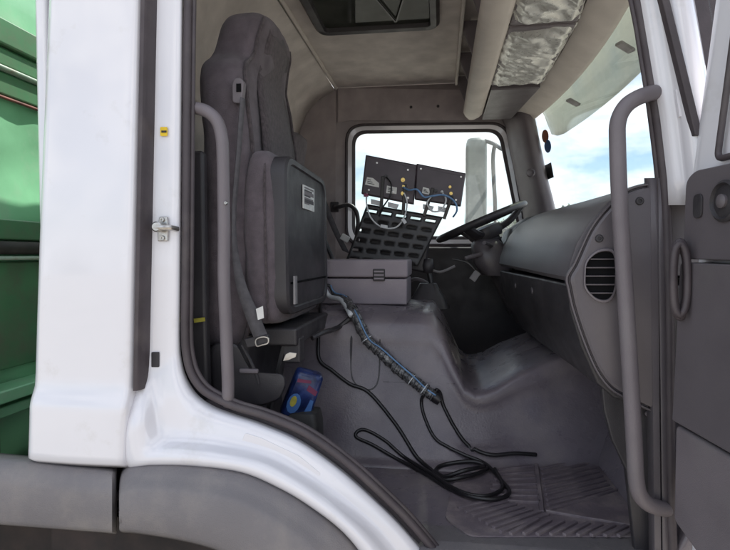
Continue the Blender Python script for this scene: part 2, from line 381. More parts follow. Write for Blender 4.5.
MB().grid(rows).build('fender_extension', 'bumper', T, sm=60, solid=0.004, soff=-1)
# inner fender, chassis, wheel
mb = MB(); mb.box((-.75, .55, .93), (1.6, .55, .03)); mb.build('inner_fender', 'chassis', T)
MB().box((-.56, .066, .915), (.76, .02, .15)).build('floor_shade_strip', 'chassis', T)  # added dark strip over the lit floor edge, standing in for underside shade
MB().box((-.75, .30, .50), (1.75, .03, .78)).build('arch_shade_wall', 'chassis', T)  # added dark wall hiding bright ground, standing in for shade under the arch
mb = MB(); mb.box((-1.6, .70, .80), (4.6, .09, .22)); mb.build('chassis_rail', 'chassis', T)
mb = MB(); mb.box((-1.6, 1.55, .80), (4.6, .09, .22)); mb.build('chassis_rail', 'chassis', T)
for yy in (.03, 1.85):
    tyre = MB().lathe([(.26, 0), (.40, -.005), (.44, .02), (.455, .05), (.455, .20), (.44, .23), (.40, .255), (.26, .25)], (-.62, yy, .455), (0, 1, 0), 40).build('wheel', 'tyre', T)
    MB().lathe([(0, .02), (.10, .01), (.16, .06), (.24, .05), (.262, .01), (.262, .24), (0, .24)], (-.62, yy, .455), (0, 1, 0), 32).build('rim', 'steel', tyre)
# lower front body and step
MB().box((.30, .10, .66), (.72, .16, .62)).build('step_panel', 'bumper', T, bev=.02)
MB().box((.30, .03, .70), (.50, .10, .03)).build('step_tread', 'steel', T, bev=.003)

# ---- white front pillar (outside), black strip on it
rows = []
for py in (-170, -120, -60, 0, 60, 120, 180, 205):
    sx = [(-170, 607), (0, 645), (60, 655), (120, 665), (180, 672), (300, 677), (640, 680)]
    for (p0, x0), (p1, x1) in zip(sx, sx[1:]):
        if p0 <= py <= p1: e = lerp(x0, x1, (py - p0) / (p1 - p0)); break
    k = max(0, min(1, (220 - py) / 220))
    row = [P(e - 7, py, y=.072), P(e - 3, py, y=.052), P(e + 6, py, y=.040), P(e + 13, py, y=.036), P(e + 17, py, y=.026), P(e + 22, py, y=.010), P(e + 28, py, y=.002)]
    b = row[-1]; row += [b + V(.014, -.002, 0), b + V(.030, .004, 0), b + V(.045, .02, 0), b + V(.055, .05, 0), b + V(.06, .14, 0)]
    rows.append(row)
MB().grid(rows).build('front_pillar', 'white', T, sm=180, solid=.003, soff=-1, label='white painted front door pillar')
a0 = P(627, -150, y=.016); 
mb = MB(); rings = []
for (px, py) in [(626, -150), (664.5, 0), (681, 67), (697, 133), (697.5, 136)]:
    p = P(px, py, y=-.002); h = .0085
    rings.append([p + V(-h, .012, 0), p + V(-h * .8, -.006, 0), p + V(h * .7, -.008, 0), p + V(h, .012, 0)])
mb.loft(rings).build('pillar_gutter_strip', 'rubber', T, bev=.002)
plate(rpoly([(673.5, 90), (677, 90), (681, 117), (677.5, 118)], 1.2), .030, (0, -.010, 0), 'pillar_plug', 'white', T, bev=.001)

# ---- cab shell (closed so that light only enters by the openings)
XR = -.90; YF = 2.13
MB().box((-.17, 1.09, ROOF + .062), (1.56, 2.22, .05)).build('roof_skin', 'white', T, bev=.02)
MB().box((XR - .03, 1.09, 1.80), (.03, 2.10, 1.68)).build('rear_skin', 'white', T, bev=.01)
MB().box((.74, 1.09, 1.25), (.05, 2.16, .86)).build('front_skin', 'white', T, bev=.02)
MB().box((-.15, YF + .075, .95), (1.5, .04, .50)).build('far_skirt', 'white', T, bev=.01)
MB().box((-.1, .036, 2.555), (1.26, .06, .17)).build('cant_rail', 'white', T, bev=.01)

# ---- interior linings
# roof lining + rear lining in one sweep profile is two parts: roof_lining, rear_lining
def sheet(profile, y0, y1, name, m, ny=10, label=None, **k):
    rows = [[V(x, lerp(y0, y1, j / ny), z) for x, z in profile] for j in range(ny + 1)]
    return MB().grid(rows).build(name, m, T, sm=180, solid=.012, label=label, **k)
rear = [(XR + .02, 1.95), (XR + .022, 2.1), (XR + .03, 2.25), (XR + .055, 2.38), (XR + .10, 2.48), (XR + .18, 2.56), (-.63, 2.605)]
sheet(rear, .07, YF, 'rear_lining', 'felt', label='brown grey felt lining on the rear cab wall')
sheet([(XR + .02, 1.94), (XR + .02, .96)], .07, YF, 'rear_lower_panel', 'plastic_dark')
MB().box((-.06, 1.10, ROOF + .010), (1.11, 2.08, .02)).build('roof_lining', 'felt', T, label='taupe felt roof lining')
pth = smooth([V(-.617, .10, 2.606), V(-.617, 1.0, 2.610), V(-.617, 2.09, 2.606)], 6)
MB().tube(pth, .010, 8).build('roof_trim_bead', 'taupe', T)

# roof hatch
hx0, hx1, hy0, hy1 = -.53, -.02, .62, 1.27
ring = lambda e, z, r=.05: [V(p.x, p.y, z) for p in rpoly([(hx0 - e, hy0 - e), (hx1 + e, hy0 - e), (hx1 + e, hy1 + e), (hx0 - e, hy1 + e)], r + e)]
hat = MB().loft([ring(.012, ROOF + .003), ring(.012, ROOF - .022), ring(-.002, ROOF - .034), ring(-.026, ROOF - .030), ring(-.030, ROOF - .006), ring(-.03, ROOF + .0)], True, False).build('roof_hatch', 'plastic_dark', T, sm=50, label='dark framed roof hatch')
MB().prism(ring(-.03, ROOF - .012), (0, 0, .006)).build('hatch_pane', 'hatch_glass', hat)
MB().bar(V(-.27, .90, ROOF - .02), V(-.19, 1.20, ROOF - .02), .006, .006).build('hatch_stay', 'black_metal', hat)
MB().bar(V(-.13, .92, ROOF - .02), V(-.19, 1.20, ROOF - .02), .006, .006).build('hatch_stay', 'black_metal', hat)

# far side wall with the driver's window opening
win_px = [(352.5, 131), (502, 129), (528, 262), (352.5, 262)]
def winring(e, y, r=14):
    cx, cy = 436, 196; q = []
    quad = [(352.5 - e, 131 - e), (501 + e, 129 - e), (522 + e, 239 + e), (352.5 - e, 239 + e)]
    return [P(p.x, p.y, y=y) for p in rpoly(quad, [r + e * .6] * 4, 7)]
inner = winring(6, YF)
cen = sum(inner, Vector()) / len(inner)
outerw = []
x0, x1, z0, z1 = XR + .02, .53, .96, 2.615
for p in inner:
    d = p - cen; ts = []
    if d.x > 1e-6: ts.append((x1 - cen.x) / d.x)
    if d.x < -1e-6: ts.append((x0 - cen.x) / d.x)
    if d.z > 1e-6: ts.append((z1 - cen.z) / d.z)
    if d.z < -1e-6: ts.append((z0 - cen.z) / d.z)
    q = cen + d * min(ts); q.y = YF; outerw.append(q)
MB().loft([outerw, inner], True, False).build('far_side_lining', 'felt_dark', T, solid=.02, soff=0, label='dark lining of the far cab wall around the driver window')
wf = MB().loft([winring(7.5, YF - .008), winring(6.5, YF - .022), winring(5, YF - .018), winring(4.5, YF + .03)], True, False).build('driver_window', 'rubber', T, sm=50, label='driver side window with pale frame')
MB().loft([winring(5, YF - .004), winring(4.6, YF - .010), winring(.6, YF - .006), winring(.2, YF + .05)], True, False).build('window_frame', 'white', wf, sm=40)
MB().loft([winring(.9, YF + .0), winring(.2, YF - .004), winring(-2.6, YF + .006), winring(-3.0, YF + .05)], True, False).build('window_seal', 'rubber', wf, sm=50)
MB().prism(winring(-2.2, YF + .03), (0, .004, 0)).build('pane', 'glass_dusty', wf)
# header trim above the window, rear pillar trim
hd = MB().prism([P(a, b, y=YF - .014) for a, b in [(338, 88), (487, 90), (487, 121), (350, 121), (338, 123)]], (0, -.010, 0)).build('header_trim', 'felt_dark', T, bev=.004)
for a, b in [(411, 107), (438, 106), (400, 51)][:2]: screw(P(a, b, y=YF - .026), (0, -1, 0), .008, hd)
plate([(300, 90), (336, 90), (336, 262), (300, 262)], YF - .014, (0, -.006, 0), 'rear_pillar_trim', 'felt_dark', T, bev=.004)
# far door lower trim
mb = MB().prism([V(-.45, YF - .02, .975), V(.5, YF - .02, .975), V(.5, YF - .02, 1.665), V(-.45, YF - .02, 1.665)], (0, -.05, 0)).build('far_door_trim', 'plastic_dark', T, bev=.015)
# far grab handle
MB().tube(smooth([P(335, 207, y=2.09), P(338, 207, y=2.03), P(349, 205, y=2.02), P(356, 211, y=2.02), P(358, 222, y=2.02), P(357, 236, y=2.02), P(357, 246, y=2.08)], 5), .0125, 10).build('grab_handle', 'plastic_dark', T)
plate([(331, 202), (339, 202), (339, 212), (331, 212)], 2.115, (0, -.02, 0), 'handle_foot', 'plastic_dark', T, bev=.004)
# far front pillar trim
rows = []
for l, r_ in [((497, 100), (526, 98)), ((507, 126), (531, 121)), ((511, 148), (536, 145)), ((516, 172), (541, 170)), ((521, 196), (548, 196)), ((525, 218), (553, 218)), ((534, 262), (566, 262))]:
    a = P(*l, y=2.09); b = P(*r_, y=1.90); m1 = P(lerp(l[0], r_[0], .25), lerp(l[1], r_[1], .25), y=2.02); m2 = P(lerp(l[0], r_[0], .75), lerp(l[1], r_[1], .75), y=1.915)
    rows.append([a + V(0, .04, 0), a, m1, (m1 + m2) / 2 + V(-.002, -.006, 0), m2, b, b + V(.03, .06, 0), b + V(.05, .2, 0)])
fp = MB().grid(rows).build('far_pillar_trim', 'plastic_mid', T, sm=180, solid=.006, soff=-1)
c = P(531, 173, y=1.915)
MB().lathe([(.022, 0), (.024, .010), (.018, .016), (.012, .012), (0, .012)], c + V(0, .004, 0), (-.25, -1, 0), 20).build('pillar_knob', 'plastic', fp)

# ---- windscreen, visor
def wsx(y, z): return .505 + (2.37 - z) * .19 + .085 * (1 - ((y - 1.09) / 1.0) ** 2)
rows = [[V(wsx(y, z), y, z) for z in (2.44, 2.37, 2.2, 2.0, 1.8, 1.66)] for y in [.10 + k * .11 for k in range(19)]]
ws = MB().grid(rows).build('windscreen', 'glass', T, sm=180, solid=.005)
rows = []
for k in range(25):
    y = -.02 + k * .0915; e = 1 - min(k, 24 - k) / 3.2; e = math.sqrt(max(0, 1 - max(0, e) ** 2))
    zb = 2.40 - .14 * e; row = []
    for t in (0, .2, .4, .6, .8, 1):
        z = lerp(2.50, zb, t); row.append(V(.535 + .085 * (1 - ((y - 1.09) / 1.05) ** 2) + .075 * math.sin(t * 1.4), y, z))
    rows.append(row)
sv = MB().grid(rows).build('sun_visor', 'visor', T, sm=180, solid=.004, label='pale green translucent outside sun visor over the windscreen')
for px, py, yy in [(571, 98, 1.55), (619, 27, .86)]:
    c = V(wsx(yy, 2.36) + .012, yy, 2.345)
    MB().bar(c, c + V(.055, .03, -.02), .030, .012).build('visor_bracket', 'plastic_mid', sv, bev=.003)
# windscreen stickers (flat on the inside of the glass)
def wsticker(px, py, pts, m, name):
    d = ray(px, py); y = 1.9
    for _ in range(20):
        q = P(px, py, y=y); y = y + (0.5 * (q.x < wsx(y, q.z)) - 0.25) * 0
        break
    lo, hi = 1.0, 2.08
    for _ in range(40):
        mid = (lo + hi) / 2; q = P(px, py, y=mid)
        if q.x > wsx(mid, q.z): hi = mid
        else: lo = mid
    q = P(px, py, y=lo)
    tx = (V(wsx(q.y + .01, q.z), q.y + .01, q.z) - V(wsx(q.y - .01, q.z), q.y - .01, q.z)).normalized()
    tz = V(-.19, 0, 1).normalized(); nn = tx.cross(tz).normalized()
    if nn.x > 0: nn = -nn
    MB().prism([q + nn * .004 + tx * a + tz * b for a, b in pts], nn * .001).build(name, m, ws)
circ = lambda r: [(1.5 * r * math.cos(2 * math.pi * k / 18), r * math.sin(2 * math.pi * k / 18)) for k in range(18)]
try:
    wsticker(546, 136, circ(.034), 'orange_red', 'round_sticker'); wsticker(548.5, 146, circ(.034), 'sticker_blue', 'round_sticker')
    wsticker(550, 171, [(-.05, -.04), (.05, -.04), (.05, .04), (-.05, .04)], 'print_dark', 'square_sticker')
except Exception as e: print('sticker', e)

# ---- overhead console
hdr = []
for k in range(13):
    y = .08 + k * .167; X = wsx(y, 2.40)
    hdr.append([V(X - .01, y, 2.41), V(X - .012, y, 2.36), V(X - .035, y, 2.352), V(X - .10, y, 2.385), V(X - .125, y, 2.40), V(X - .125, y, 2.44), V(X - .02, y, 2.615), V(X + .05, y, 2.615)])
oc = MB().loft(hdr).build('windscreen_header', 'taupe', T, sm=50, label='taupe header trim above the windscreen')
def rim_x(y): return .168
beam = []
for k in range(15):
    y = .06 + k * (2.02 - .06) / 14; X = rim_x(y); zc = 2.385
    e = sstep(0, 1.2, 14 - k + .15)
    prof = [(0.05, -.012), (.05, .012), (.02, .02), (-.010, .05), (-.03, .055), (-.047, .03), (-.05, .0), (-.04, -.02), (-.015, -.032), (.03, -.03)]
    beam.append([V(X + a * (.4 + .6 * e), y, zc + .01 + (b - .01) * (.4 + .6 * e)) for a, b in prof])
shelf = MB().loft(beam).build('overhead_shelf', 'taupe', T, sm=60, label='taupe overhead shelf with open cubbies')
rows = [[V(rim_x(y) + .04, y, 2.402), V(wsx(y, 2.4) - .11, y, 2.408)] for y in [.06 + k * .163 for k in range(13)]]
MB().grid(rows).build('shelf_floor', 'felt_dark', shelf, solid=.006, soff=1)
# cubby dividers, back lip and end block
for y in (.30, .85, 1.25, 1.62, 1.98):
    X = rim_x(y)
    MB().prism([V(X - .02, y, 2.42), V(X + .28, y, 2.41), V(X + .28, y, 2.612), V(X - .09, y, 2.612)], (0, .022, 0)).build('cubby_divider', 'plastic_mid', shelf, bev=.004)
MB().bar(V(rim_x(.3) - .085, .1, 2.590), V(rim_x(1.9) - .085, 2.0, 2.590), .016, .048).build('cubby_lip', 'taupe', shelf, bev=.005)
# crinkled film-wrapped inside visors hanging under the shelf
def film(y0, y1, x0a, x1a, x0b, x1b, seed):
    nx, ny = 46, 90; rows = []
    for j in range(ny + 1):
        v = j / ny; row = []
        for i in range(nx + 1):
            u = i / nx; x = lerp(lerp(x0a, x0b, v), lerp(x1a, x1b, v), u); y = lerp(y0, y1, v)
            q = V(x * 9 + seed * 7 + y * 3, y * 17 - x * 9, seed); n1 = noise.noise(q); n2 = noise.noise(q * 2.1 + V(3, 1, 5)); n3 = noise.noise(V(x * 9, y * 9, seed + 9))
            ed = min(1, 8 * min(u, 1 - u)) * min(1, 12 * min(v, 1 - v))
            h = (1 - abs(n1) * 2.2) * .013 + (1 - abs(n2) * 2) * .0045 + n3 * .012
            row.append(V(x + .004 * n2, y, 2.378 - (h * .7 + .006) * (.35 + .65 * ed) + .012 * (1 - ed)))
        rows.append(row)
    return rows
for (y0, y1, s) in [(.16, .745, 1.3), (.765, 1.40, 4.1)]:
    vz = MB().prism([V(rim_x(y0) + .055, y0, 2.378), V(wsx(y0, 2.4) - .135, y0, 2.378), V(wsx(y1, 2.4) - .135, y1, 2.378), V(rim_x(y1) + .055, y1, 2.378)], (0, 0, .018)).build(
        'inside_visor', 'plastic_mid', T, bev=.004, label=('grey inside sun visor wrapped in crinkled silver film, ' + ('nearest' if y0 < .5 else 'second from the doorway')))
    MB().grid(film(y0, y1, rim_x(y0) + .05, wsx(y0, 2.4) - .13, rim_x(y1) + .05, wsx(y1, 2.4) - .13, s)).build('protective_film', 'foil', vz, sm=180, solid=.001)
y0, y1 = 1.42, 1.98
MB().prism([V(rim_x(y0) + .055, y0, 2.365), V(wsx(y0, 2.4) - .135, y0, 2.365), V(wsx(y1, 2.4) - .135, y1, 2.365), V(rim_x(y1) + .055, y1, 2.365)], (0, 0, .032)).build('driver_visor', 'plastic', T, bev=.006)

# ---- floor, engine tunnel
MB().box((-.10, 1.105, FL - .03), (1.60, 2.03, .06)).build('cab_floor', 'vinyl', T)
MB().prism([V(.48, .06, FL), V(.72, .06, FL), V(.72, .06, 1.45)], (0, 2.0, 0)).build('toe_board', 'vinyl', T, bev=.01)
MB().box((.712, 1.09, 1.40), (.02, 2.06, .70)).build('firewall', 'plastic_dark', T)
def topz(x):
    z = lerp(1.432, 1.19, sstep(-.035, .105, x)); return z + max(0, x - .11) * .40 * sstep(.1, .25, x)
def wally(x): return lerp(.55, .63, sstep(-.05, .6, x))
rows = []
for k in range(46):
    x = -.86 + k * (.70 + .86) / 45; zt = topz(x); yw = wally(x); h = zt - FL; lean = .13 * (h / .46)
    prof = [(yw - .06, FL - .005), (yw - .03, FL + .004), (yw - .008, FL + .02), (yw + .004, FL + .05)]
    for t in (.2, .35, .5, .65, .78): prof.append((yw + lean * t, FL + h * t))
    rr = lerp(.09, .035, sstep(.0, .13, x)); yt = yw + lean
    prof += [(yt - .035, zt - rr * .55), (yt - .01, zt - rr * .30), (yt + .02, zt - rr * .12), (yt + .06, zt - .004), (yt + .11, zt)]
    prof += [(1.05, zt + .004), (1.22, zt), (1.28, zt - .02), (1.31, zt - .06), (1.34, FL)]
    rows.append([V(x, a + .007 * noise.noise(V(x * 5, b * 6, 1)) + .003 * noise.noise(V(x * 13, b * 11, 5)), b + .005 * noise.noise(V(x * 5, a * 6, 3)) * (b > FL + .06)) for a, b in prof])
tun = MB().grid(rows).build('engine_tunnel', 'vinyl', T, sm=180, solid=.006, soff=0, label='grey vinyl covered engine tunnel between the seats')

def bvh_of(objs):
    vs, fs = [], []
    for o in objs:
        k = len(vs); L = LOC[o.name]
        vs += [v.co + L for v in o.data.vertices]; fs += [tuple(i + k for i in p.vertices) for p in o.data.polygons]
    return BVHTree.FromPolygons(vs, fs)
floor_o = [o for o in bpy.data.objects if o.name in ('cab_floor', 'engine_tunnel', 'toe_board')]
BV = bvh_of(floor_o)
def on(px, py, off=.008):
    d = ray(px, py).normalized(); h = BV.ray_cast(CAM, d)
    if h[0] is None: return P(px, py, z=FL + off)
    n = h[1] if h[1].dot(d) < 0 else -h[1]
    return h[0] + n * off
# seams of an access panel on the tunnel side
sm_px = [(352, 322), (351, 360), (353, 380), (364, 389), (374, 388), (379, 376), (380, 345), (380, 326)]
MB().tube(smooth([on(a, b, .001) for a, b in sm_px], 5), .0035, 6).build('tunnel_seam', 'plastic_dark', tun)
MB().tube([on(383 + k * 8, 382 + .2 * k, .0008) for k in range(11)], .0025, 6).build('tunnel_seam', 'plastic_dark', tun)
# sill trim inside the door
pa = [(200, 408), (232, 418), (264, 428), (302, 446), (340, 473), (374, 503), (404, 533), (440, 575)]
rows = []
for a, b in smooth([V(p[0], p[1], 0) for p in pa], 5) and [(q.x, q.y) for q in smooth([V(p[0], p[1], 0) for p in pa], 5)]:
    p0 = P(a, b, y=.07); p1 = P(a + 8, b - 8, y=.10); rows.append([p0, p0.lerp(p1, .5) + V(0, 0, .004), p1, p1 + V(0, .02, -.006), V(p1.x + .03, .15, p1.z - .05), V(p1.x + .05, .19, p1.z - .09), V(p1.x + .06, .21, FL - .02)])
MB().grid(rows).build('sill_trim', 'plastic', T, sm=50, solid=.004, soff=-1)

MB().box((.24, .115, FL - .07), (1.0, .05, .125)).build('door_sill', 'rubber', T, bev=.01)
# ---- dashboard
pad = [(.272, 1.572), (.276, 1.60), (.29, 1.645), (.315, 1.69), (.355, 1.735), (.41, 1.768), (.48, 1.785), (.62, 1.79), (.66, 1.77), (.66, 1.60), (.40, 1.56), (.28, 1.562)]
def dash_x(y): return -.03 * sstep(.1, 1.2, y)
rings = []
for k, y in enumerate([.09, .10, .3, .5, .7, .9, 1.1, 1.19, 1.205]):
    e = .985 if k in (0, 8) else 1
    rings.append([V(.45 + (x - .45) * e + dash_x(y), y, 1.68 + (z - 1.68) * e + .012 * sstep(.1, 1.2, y)) for x, z in pad])
dash = MB().loft(rings).build('dashboard', 'dash_skin', T, sm=35, label='dark grey dashboard with glovebox on the passenger side')
glove = [(.270, 1.556), (.276, 1.50), (.30, 1.42), (.335, 1.34), (.37, 1.31), (.44, 1.29), (.66, 1.30), (.66, 1.556)]
rings = [[V(x + dash_x(y) + .004, y, z) for x, z in glove] for y in (.095, .4, .8, 1.18)]
gl = MB().loft(rings).build('glovebox', 'plastic_dark', dash, sm=35, bev=.006)
for a, b in [(509, 287), (531, 284)]:
    q = P(a, b, y=.55 if a > 520 else .8)
    yq = .8 if a < 520 else .52
    MB().lathe([(0, 0), (.010, 0), (.010, .006), (0, .008)], V(.276 + dash_x(yq) + .006, yq, 1.515), (-1, 0, -.1), 14).build('glovebox_button', 'plastic', gl)
# driver side dash: lower, with hooded cluster
cl = [(.34, 1.60), (.30, 1.66), (.33, 1.74), (.40, 1.79), (.52, 1.80), (.66, 1.79), (.66, 1.25), (.46, 1.26), (.40, 1.40), (.36, 1.52)]
rings = []
for y in (1.215, 1.30, 1.45, 1.65, 1.85, 2.05):
    k = sstep(1.2, 1.32, y) * (1 - sstep(1.8, 2.0, y))
    rings.append([V(x + .06 - .07 * k * (z > 1.55), y, z - .02 + .02 * k * (z > 1.7)) for x, z in cl])
cd_ = MB().loft(rings).build('instrument_panel', 'plastic_dark', dash, sm=35)
for k in range(5):
    MB().box((.315 + .012 * k, 1.235 + .0 * k, 1.655 + .024 * k), (.012, .03, .018), Matrix.Rotation(R(-30), 3, 'Y')).build('switch', 'plastic_mid', cd_, bev=.002)
# end cap facing the doorway
cap = [(664, 183), (645, 183), (625, 190), (606, 207), (589, 229), (573, 263), (565, 277), (567, 290), (571, 308), (580, 335), (590, 360), (599, 377), (611, 391), (626, 400), (648, 411), (664, 417)]
cap_s = [(q.x, q.y) for q in smooth([V(a, b, 0) for a, b in cap], 4)]
def capring(e, y):
    cx, cy = 630, 290
    return [P(cx + (a - cx) * e, cy + (b - cy) * (1 - (1 - e) * .55), y=y) for a, b in cap_s]
ec = MB().loft([capring(1.0, .115), capring(1.0, .082), capring(.985, .072), capring(.955, .072), capring(.94, .080), capring(.925, .080), capring(.91, .070), capring(.86, .066)], True, False)
ec.f.append(tuple(range(len(cap_s) * 7, len(cap_s) * 8)))
ec = ec.build('dash_end_panel', 'plastic', T, sm=35, label='grey dash end panel with slatted air vent beside the doorway')
for a, b in [(599, 238.5), (639.5, 201)]: screw(P(a, b, y=.066), (0, -1, 0), .0085, ec)
# vent
vpx = rpoly([(586, 262), (598, 251), (613, 250.5), (616, 262), (615, 290), (609, 301), (597, 300), (585, 288)], 7, 4)
def vring(e, y): return [P(600 + (p.x - 600) * e, 276 + (p.y - 276) * e, y=y) for p in vpx]
vt = MB().loft([vring(1.10, .068), vring(1.08, .058), vring(1.0, .057), vring(.97, .064)], True, False).build('air_vent', 'plastic_mid', ec, sm=40)
MB().prism(vring(.99, .0645), (0, -.001, 0)).build('vent_core', 'lamp_black', vt) if False else MB().prism(vring(.985, .0655), (0, -.0012, 0)).build('vent_core', 'lamp_black', vt)
for k, yy in enumerate((259, 267.5, 276, 284.5, 293)):
    hw = [11.5, 14.5, 15, 14.3, 12][k]; cxp = [602, 600.5, 600, 600, 601][k]
    a = P(cxp - hw, yy, y=.0605); b = P(cxp + hw, yy, y=.0605)
    MB().bar(a, b, .0035, .0022, up=(0, -.2, .98)).build('slat', 'plastic', vt)

# lower near kick panel and ribbed pillar trim
rows = []
for py in (178, 240, 320, 400, 470, 540, 620):
    e = 664 + (py - 180) * .012
    rows.append([P(e - 18, py, y=.085), P(e - 13, py, y=.068), P(e - 9, py, y=.068), P(e - 8, py, y=.076), P(e - 5.5, py, y=.076), P(e - 4.5, py, y=.064), P(e, py, y=.062)])
MB().grid(rows).build('pillar_trim', 'plastic', T, sm=30, solid=.004, soff=-1)
kp = MB().prism([P(a, b, y=.11) for a, b in [(600, 372), (664, 410), (668, 470), (668, 600), (640, 600), (626, 470), (612, 440), (604, 410)]], (0, .02, 0)).build('kick_panel', 'plastic_dark', T, bev=.004)
for a, b in [(608, 388), (648, 414), (661, 437)]: screw(P(a, b, y=.108), (0, -1, 0), .006, kp, 'plastic_mid')

# ---- grab handles by the doorway
hp = [(662, 92, .075), (652, 93, .05), (637, 98, .028), (625, 107, .02), (618, 122, .018), (617.5, 145, .018), (620, 210, .018), (625, 290, .018), (630, 370, .018), (634, 440, .018),
      (636, 478, .018), (640, 495, .022), (650, 505, .035), (664, 509, .06), (672, 510, .085)]
MB().tube(smooth([P(a, b, y=c) for a, b, c in hp], 5), .0158, 16).build('grab_handle', 'plastic_mid', T, sm=180, label='long grey curved grab handle on the front pillar')
hp = [(186, 108, .10), (196, 108, .085), (208, 112, .075), (217, 121, .072), (221.5, 136, .072), (223, 160, .072), (224, 230, .072), (224, 280, .072), (226, 330, .072), (228, 380, .072), (228, 400, .072), (229, 404, .10)]
gh = MB().tube(smooth([P(a, b, y=c) for a, b, c in hp], 5), .0145, 14).build('grab_handle', 'plastic_mid', T, sm=180, label='grey grab handle on the rear pillar beside the seat')
screw(P(226, 203, y=.058), (0, -1, 0), .004, gh, 'steel')
MB().box(P(199.5, 320, y=.14), (.028, .004, .010), Matrix.Rotation(R(-8), 3, 'Y')).build('yellow_tag', 'yellow_dull', T)
MB().prism([P(a, b, y=.145) for a, b in [(186, 150), (203, 150), (206, 316), (209, 430), (186, 430)]], (0, .03, 0)).build('belt_reel_cover', 'plastic_dark', T, bev=.01)

# ================================================================== SEATS
def sring(xc, yc, z, a, b, n=28, ex=3.2, bol=0.0, lean=0):
    r = []
    for k in range(n):
        t = 2 * math.pi * k / n; c, s = math.cos(t), math.sin(t)
        x = a * math.copysign(abs(c) ** (2 / ex), c); y = b * math.copysign(abs(s) ** (2 / ex), s)
        if x > 0: x += bol * (abs(y / b) ** 3 - .45) if b > .01 else 0
        r.append(V(xc + x, yc + y, z + lean * x))
    return r
def backrest(X0, Y0, Z0, sc=1.0):
    data = [(1.34, -.035, .05, .235, .0), (1.37, -.028, .066, .252, .012), (1.45, -.012, .074, .262, .02), (1.60, -.002, .076, .266, .028), (1.75, .0, .074, .267, .03), (1.90, -.006, .070, .264, .03),
            (1.99, -.016, .070, .264, .026), (2.06, -.022, .070, .258, .02), (2.095, -.024, .068, .247, .014), (2.118, -.024, .067, .226, .01), (2.138, -.020, .066, .197, .006), (2.16, -.013, .065, .180, .005), (2.20, -.004, .062, .174, .004),
            (2.235, .006, .062, .166, .002), (2.262, .011, .058, .152, 0), (2.28, .013, .048, .130, 0), (2.292, .014, .030, .09, 0), (2.296, .014, .012, .04, 0)]
    return [sring(X0 + dx - .014, Y0, Z0 + (z - 1.34), a + .014, b, bol=bo) for z, dx, a, b, bo in data]
SX, SY = -.545, .487
seat = MB().loft(backrest(SX, SY, 1.36)).build('passenger_seat', 'fabric', T, sm=180, sub=2, disp=.010, dsize=.09, label='tall dark fabric passenger seat with its cushion folded up')
# centre insert and seams
rows = []
for z, dx, hw in [(1.42, .066, .15), (1.6, .079, .16), (1.8, .080, .165), (1.95, .070, .16), (2.08, .050, .14), (2.115, .045, .125), (2.16, .052, .11), (2.22, .070, .10), (2.255, .070, .095)]:
    rows.append([V(SX + dx - .012 + .006 * math.cos(t * math.pi / 2) , SY + hw * t, z + .02) for t in (-1, -.6, -.2, .2, .6, 1)])
MB().grid(rows).build('seat_insert', 'fabric_insert', seat, sm=180, solid=.006, soff=0)
for sgn in (-1, 1):
    br = backrest(SX, SY, 1.36); idx = 6 if sgn > 0 else 22
    path = [r[4 if sgn > 0 else 24] + V(.003, .0, 0) for r in br[1:15]]
    MB().tube(smooth(path, 4), .0055, 6).build('piping', 'fabric_insert', seat)
# belt guide on the shoulder, belt
c = P(240.5, 92, y=.225)
bgd = MB().prism([c + V(x, 0, z) for x, z in rpoly([(-.014, -.032), (.010, -.036), (.017, .020), (.008, .030), (-.008, .030), (-.015, .015)], .008)], (0, -.022, 0)).build('belt_guide', 'plastic_mid', seat, bev=.003)
MB().box(c + V(.004, -.0235, .004), (.012, .003, .020)).build('belt_slot', 'lamp_black', bgd)
bp = [(243, 98, .20), (241, 120, .198), (238, 160, .195), (234, 210, .192), (235, 250, .19), (241, 284, .188), (251, 312, .186), (262, 340, .184)]
pts = smooth([P(a, b, y=c) for a, b, c in bp], 5); rows = []
for i, p in enumerate(pts):
    t = i / (len(pts) - 1); hw = lerp(.004, .021, sstep(.45, .95, t)); tw = lerp(.022, .008, t)
    rows.append([p + V(-hw, -tw * .3, hw * .25), p + V(0, 0, 0), p + V(hw, tw * .3, -hw * .25)])
MB().grid(rows).build('seat_belt', 'strap', seat, sm=180, solid=.0022)
plate([(256, 309), (263, 306), (264, 318), (258, 320)], .176, (0, -.001, 0), 'belt_label', 'paper_plain', seat)
# folded-up cushion
CX0, CX1, CY0, CY1, CZ0, CZ1 = -.515, -.405, .215, .74, 1.43, 1.895
rings = []
for k, (z, e, g) in enumerate([(CZ0, .60, .88), (CZ0 + .02, .85, .96), (CZ0 + .06, .97, .99), (CZ0 + .2, 1, 1), (CZ1 - .16, 1, 1), (CZ1 - .09, .95, .99), (CZ1 - .05, .84, .97), (CZ1 - .022, .66, .94), (CZ1 - .006, .42, .90), (CZ1, .18, .85)]):
    rings.append(sring((CX0 + CX1) / 2 - .012 * (z - CZ0), (CY0 + CY1) / 2, z, (CX1 - CX0) / 2 * e + .004, (CY1 - CY0) / 2 * g, ex=4.5, n=32))
cu = MB().loft(rings).build('folded_cushion', 'fabric', seat, sm=180, sub=2, disp=.009, dsize=.07)
for xx in (CX1 - .035,):
    MB().tube(smooth([V(xx - .02 * (z - CZ0), CY0 - .0005 + .012 * (k == 0) + [0, 0, 0, .002, .010, .035][k], z) for k, z in enumerate([CZ0 + .02, CZ0 + .1, CZ0 + .25, CZ1 - .12, CZ1 - .05, CZ1 - .012])], 5), .0028, 6).build('piping', 'fabric_insert', seat)
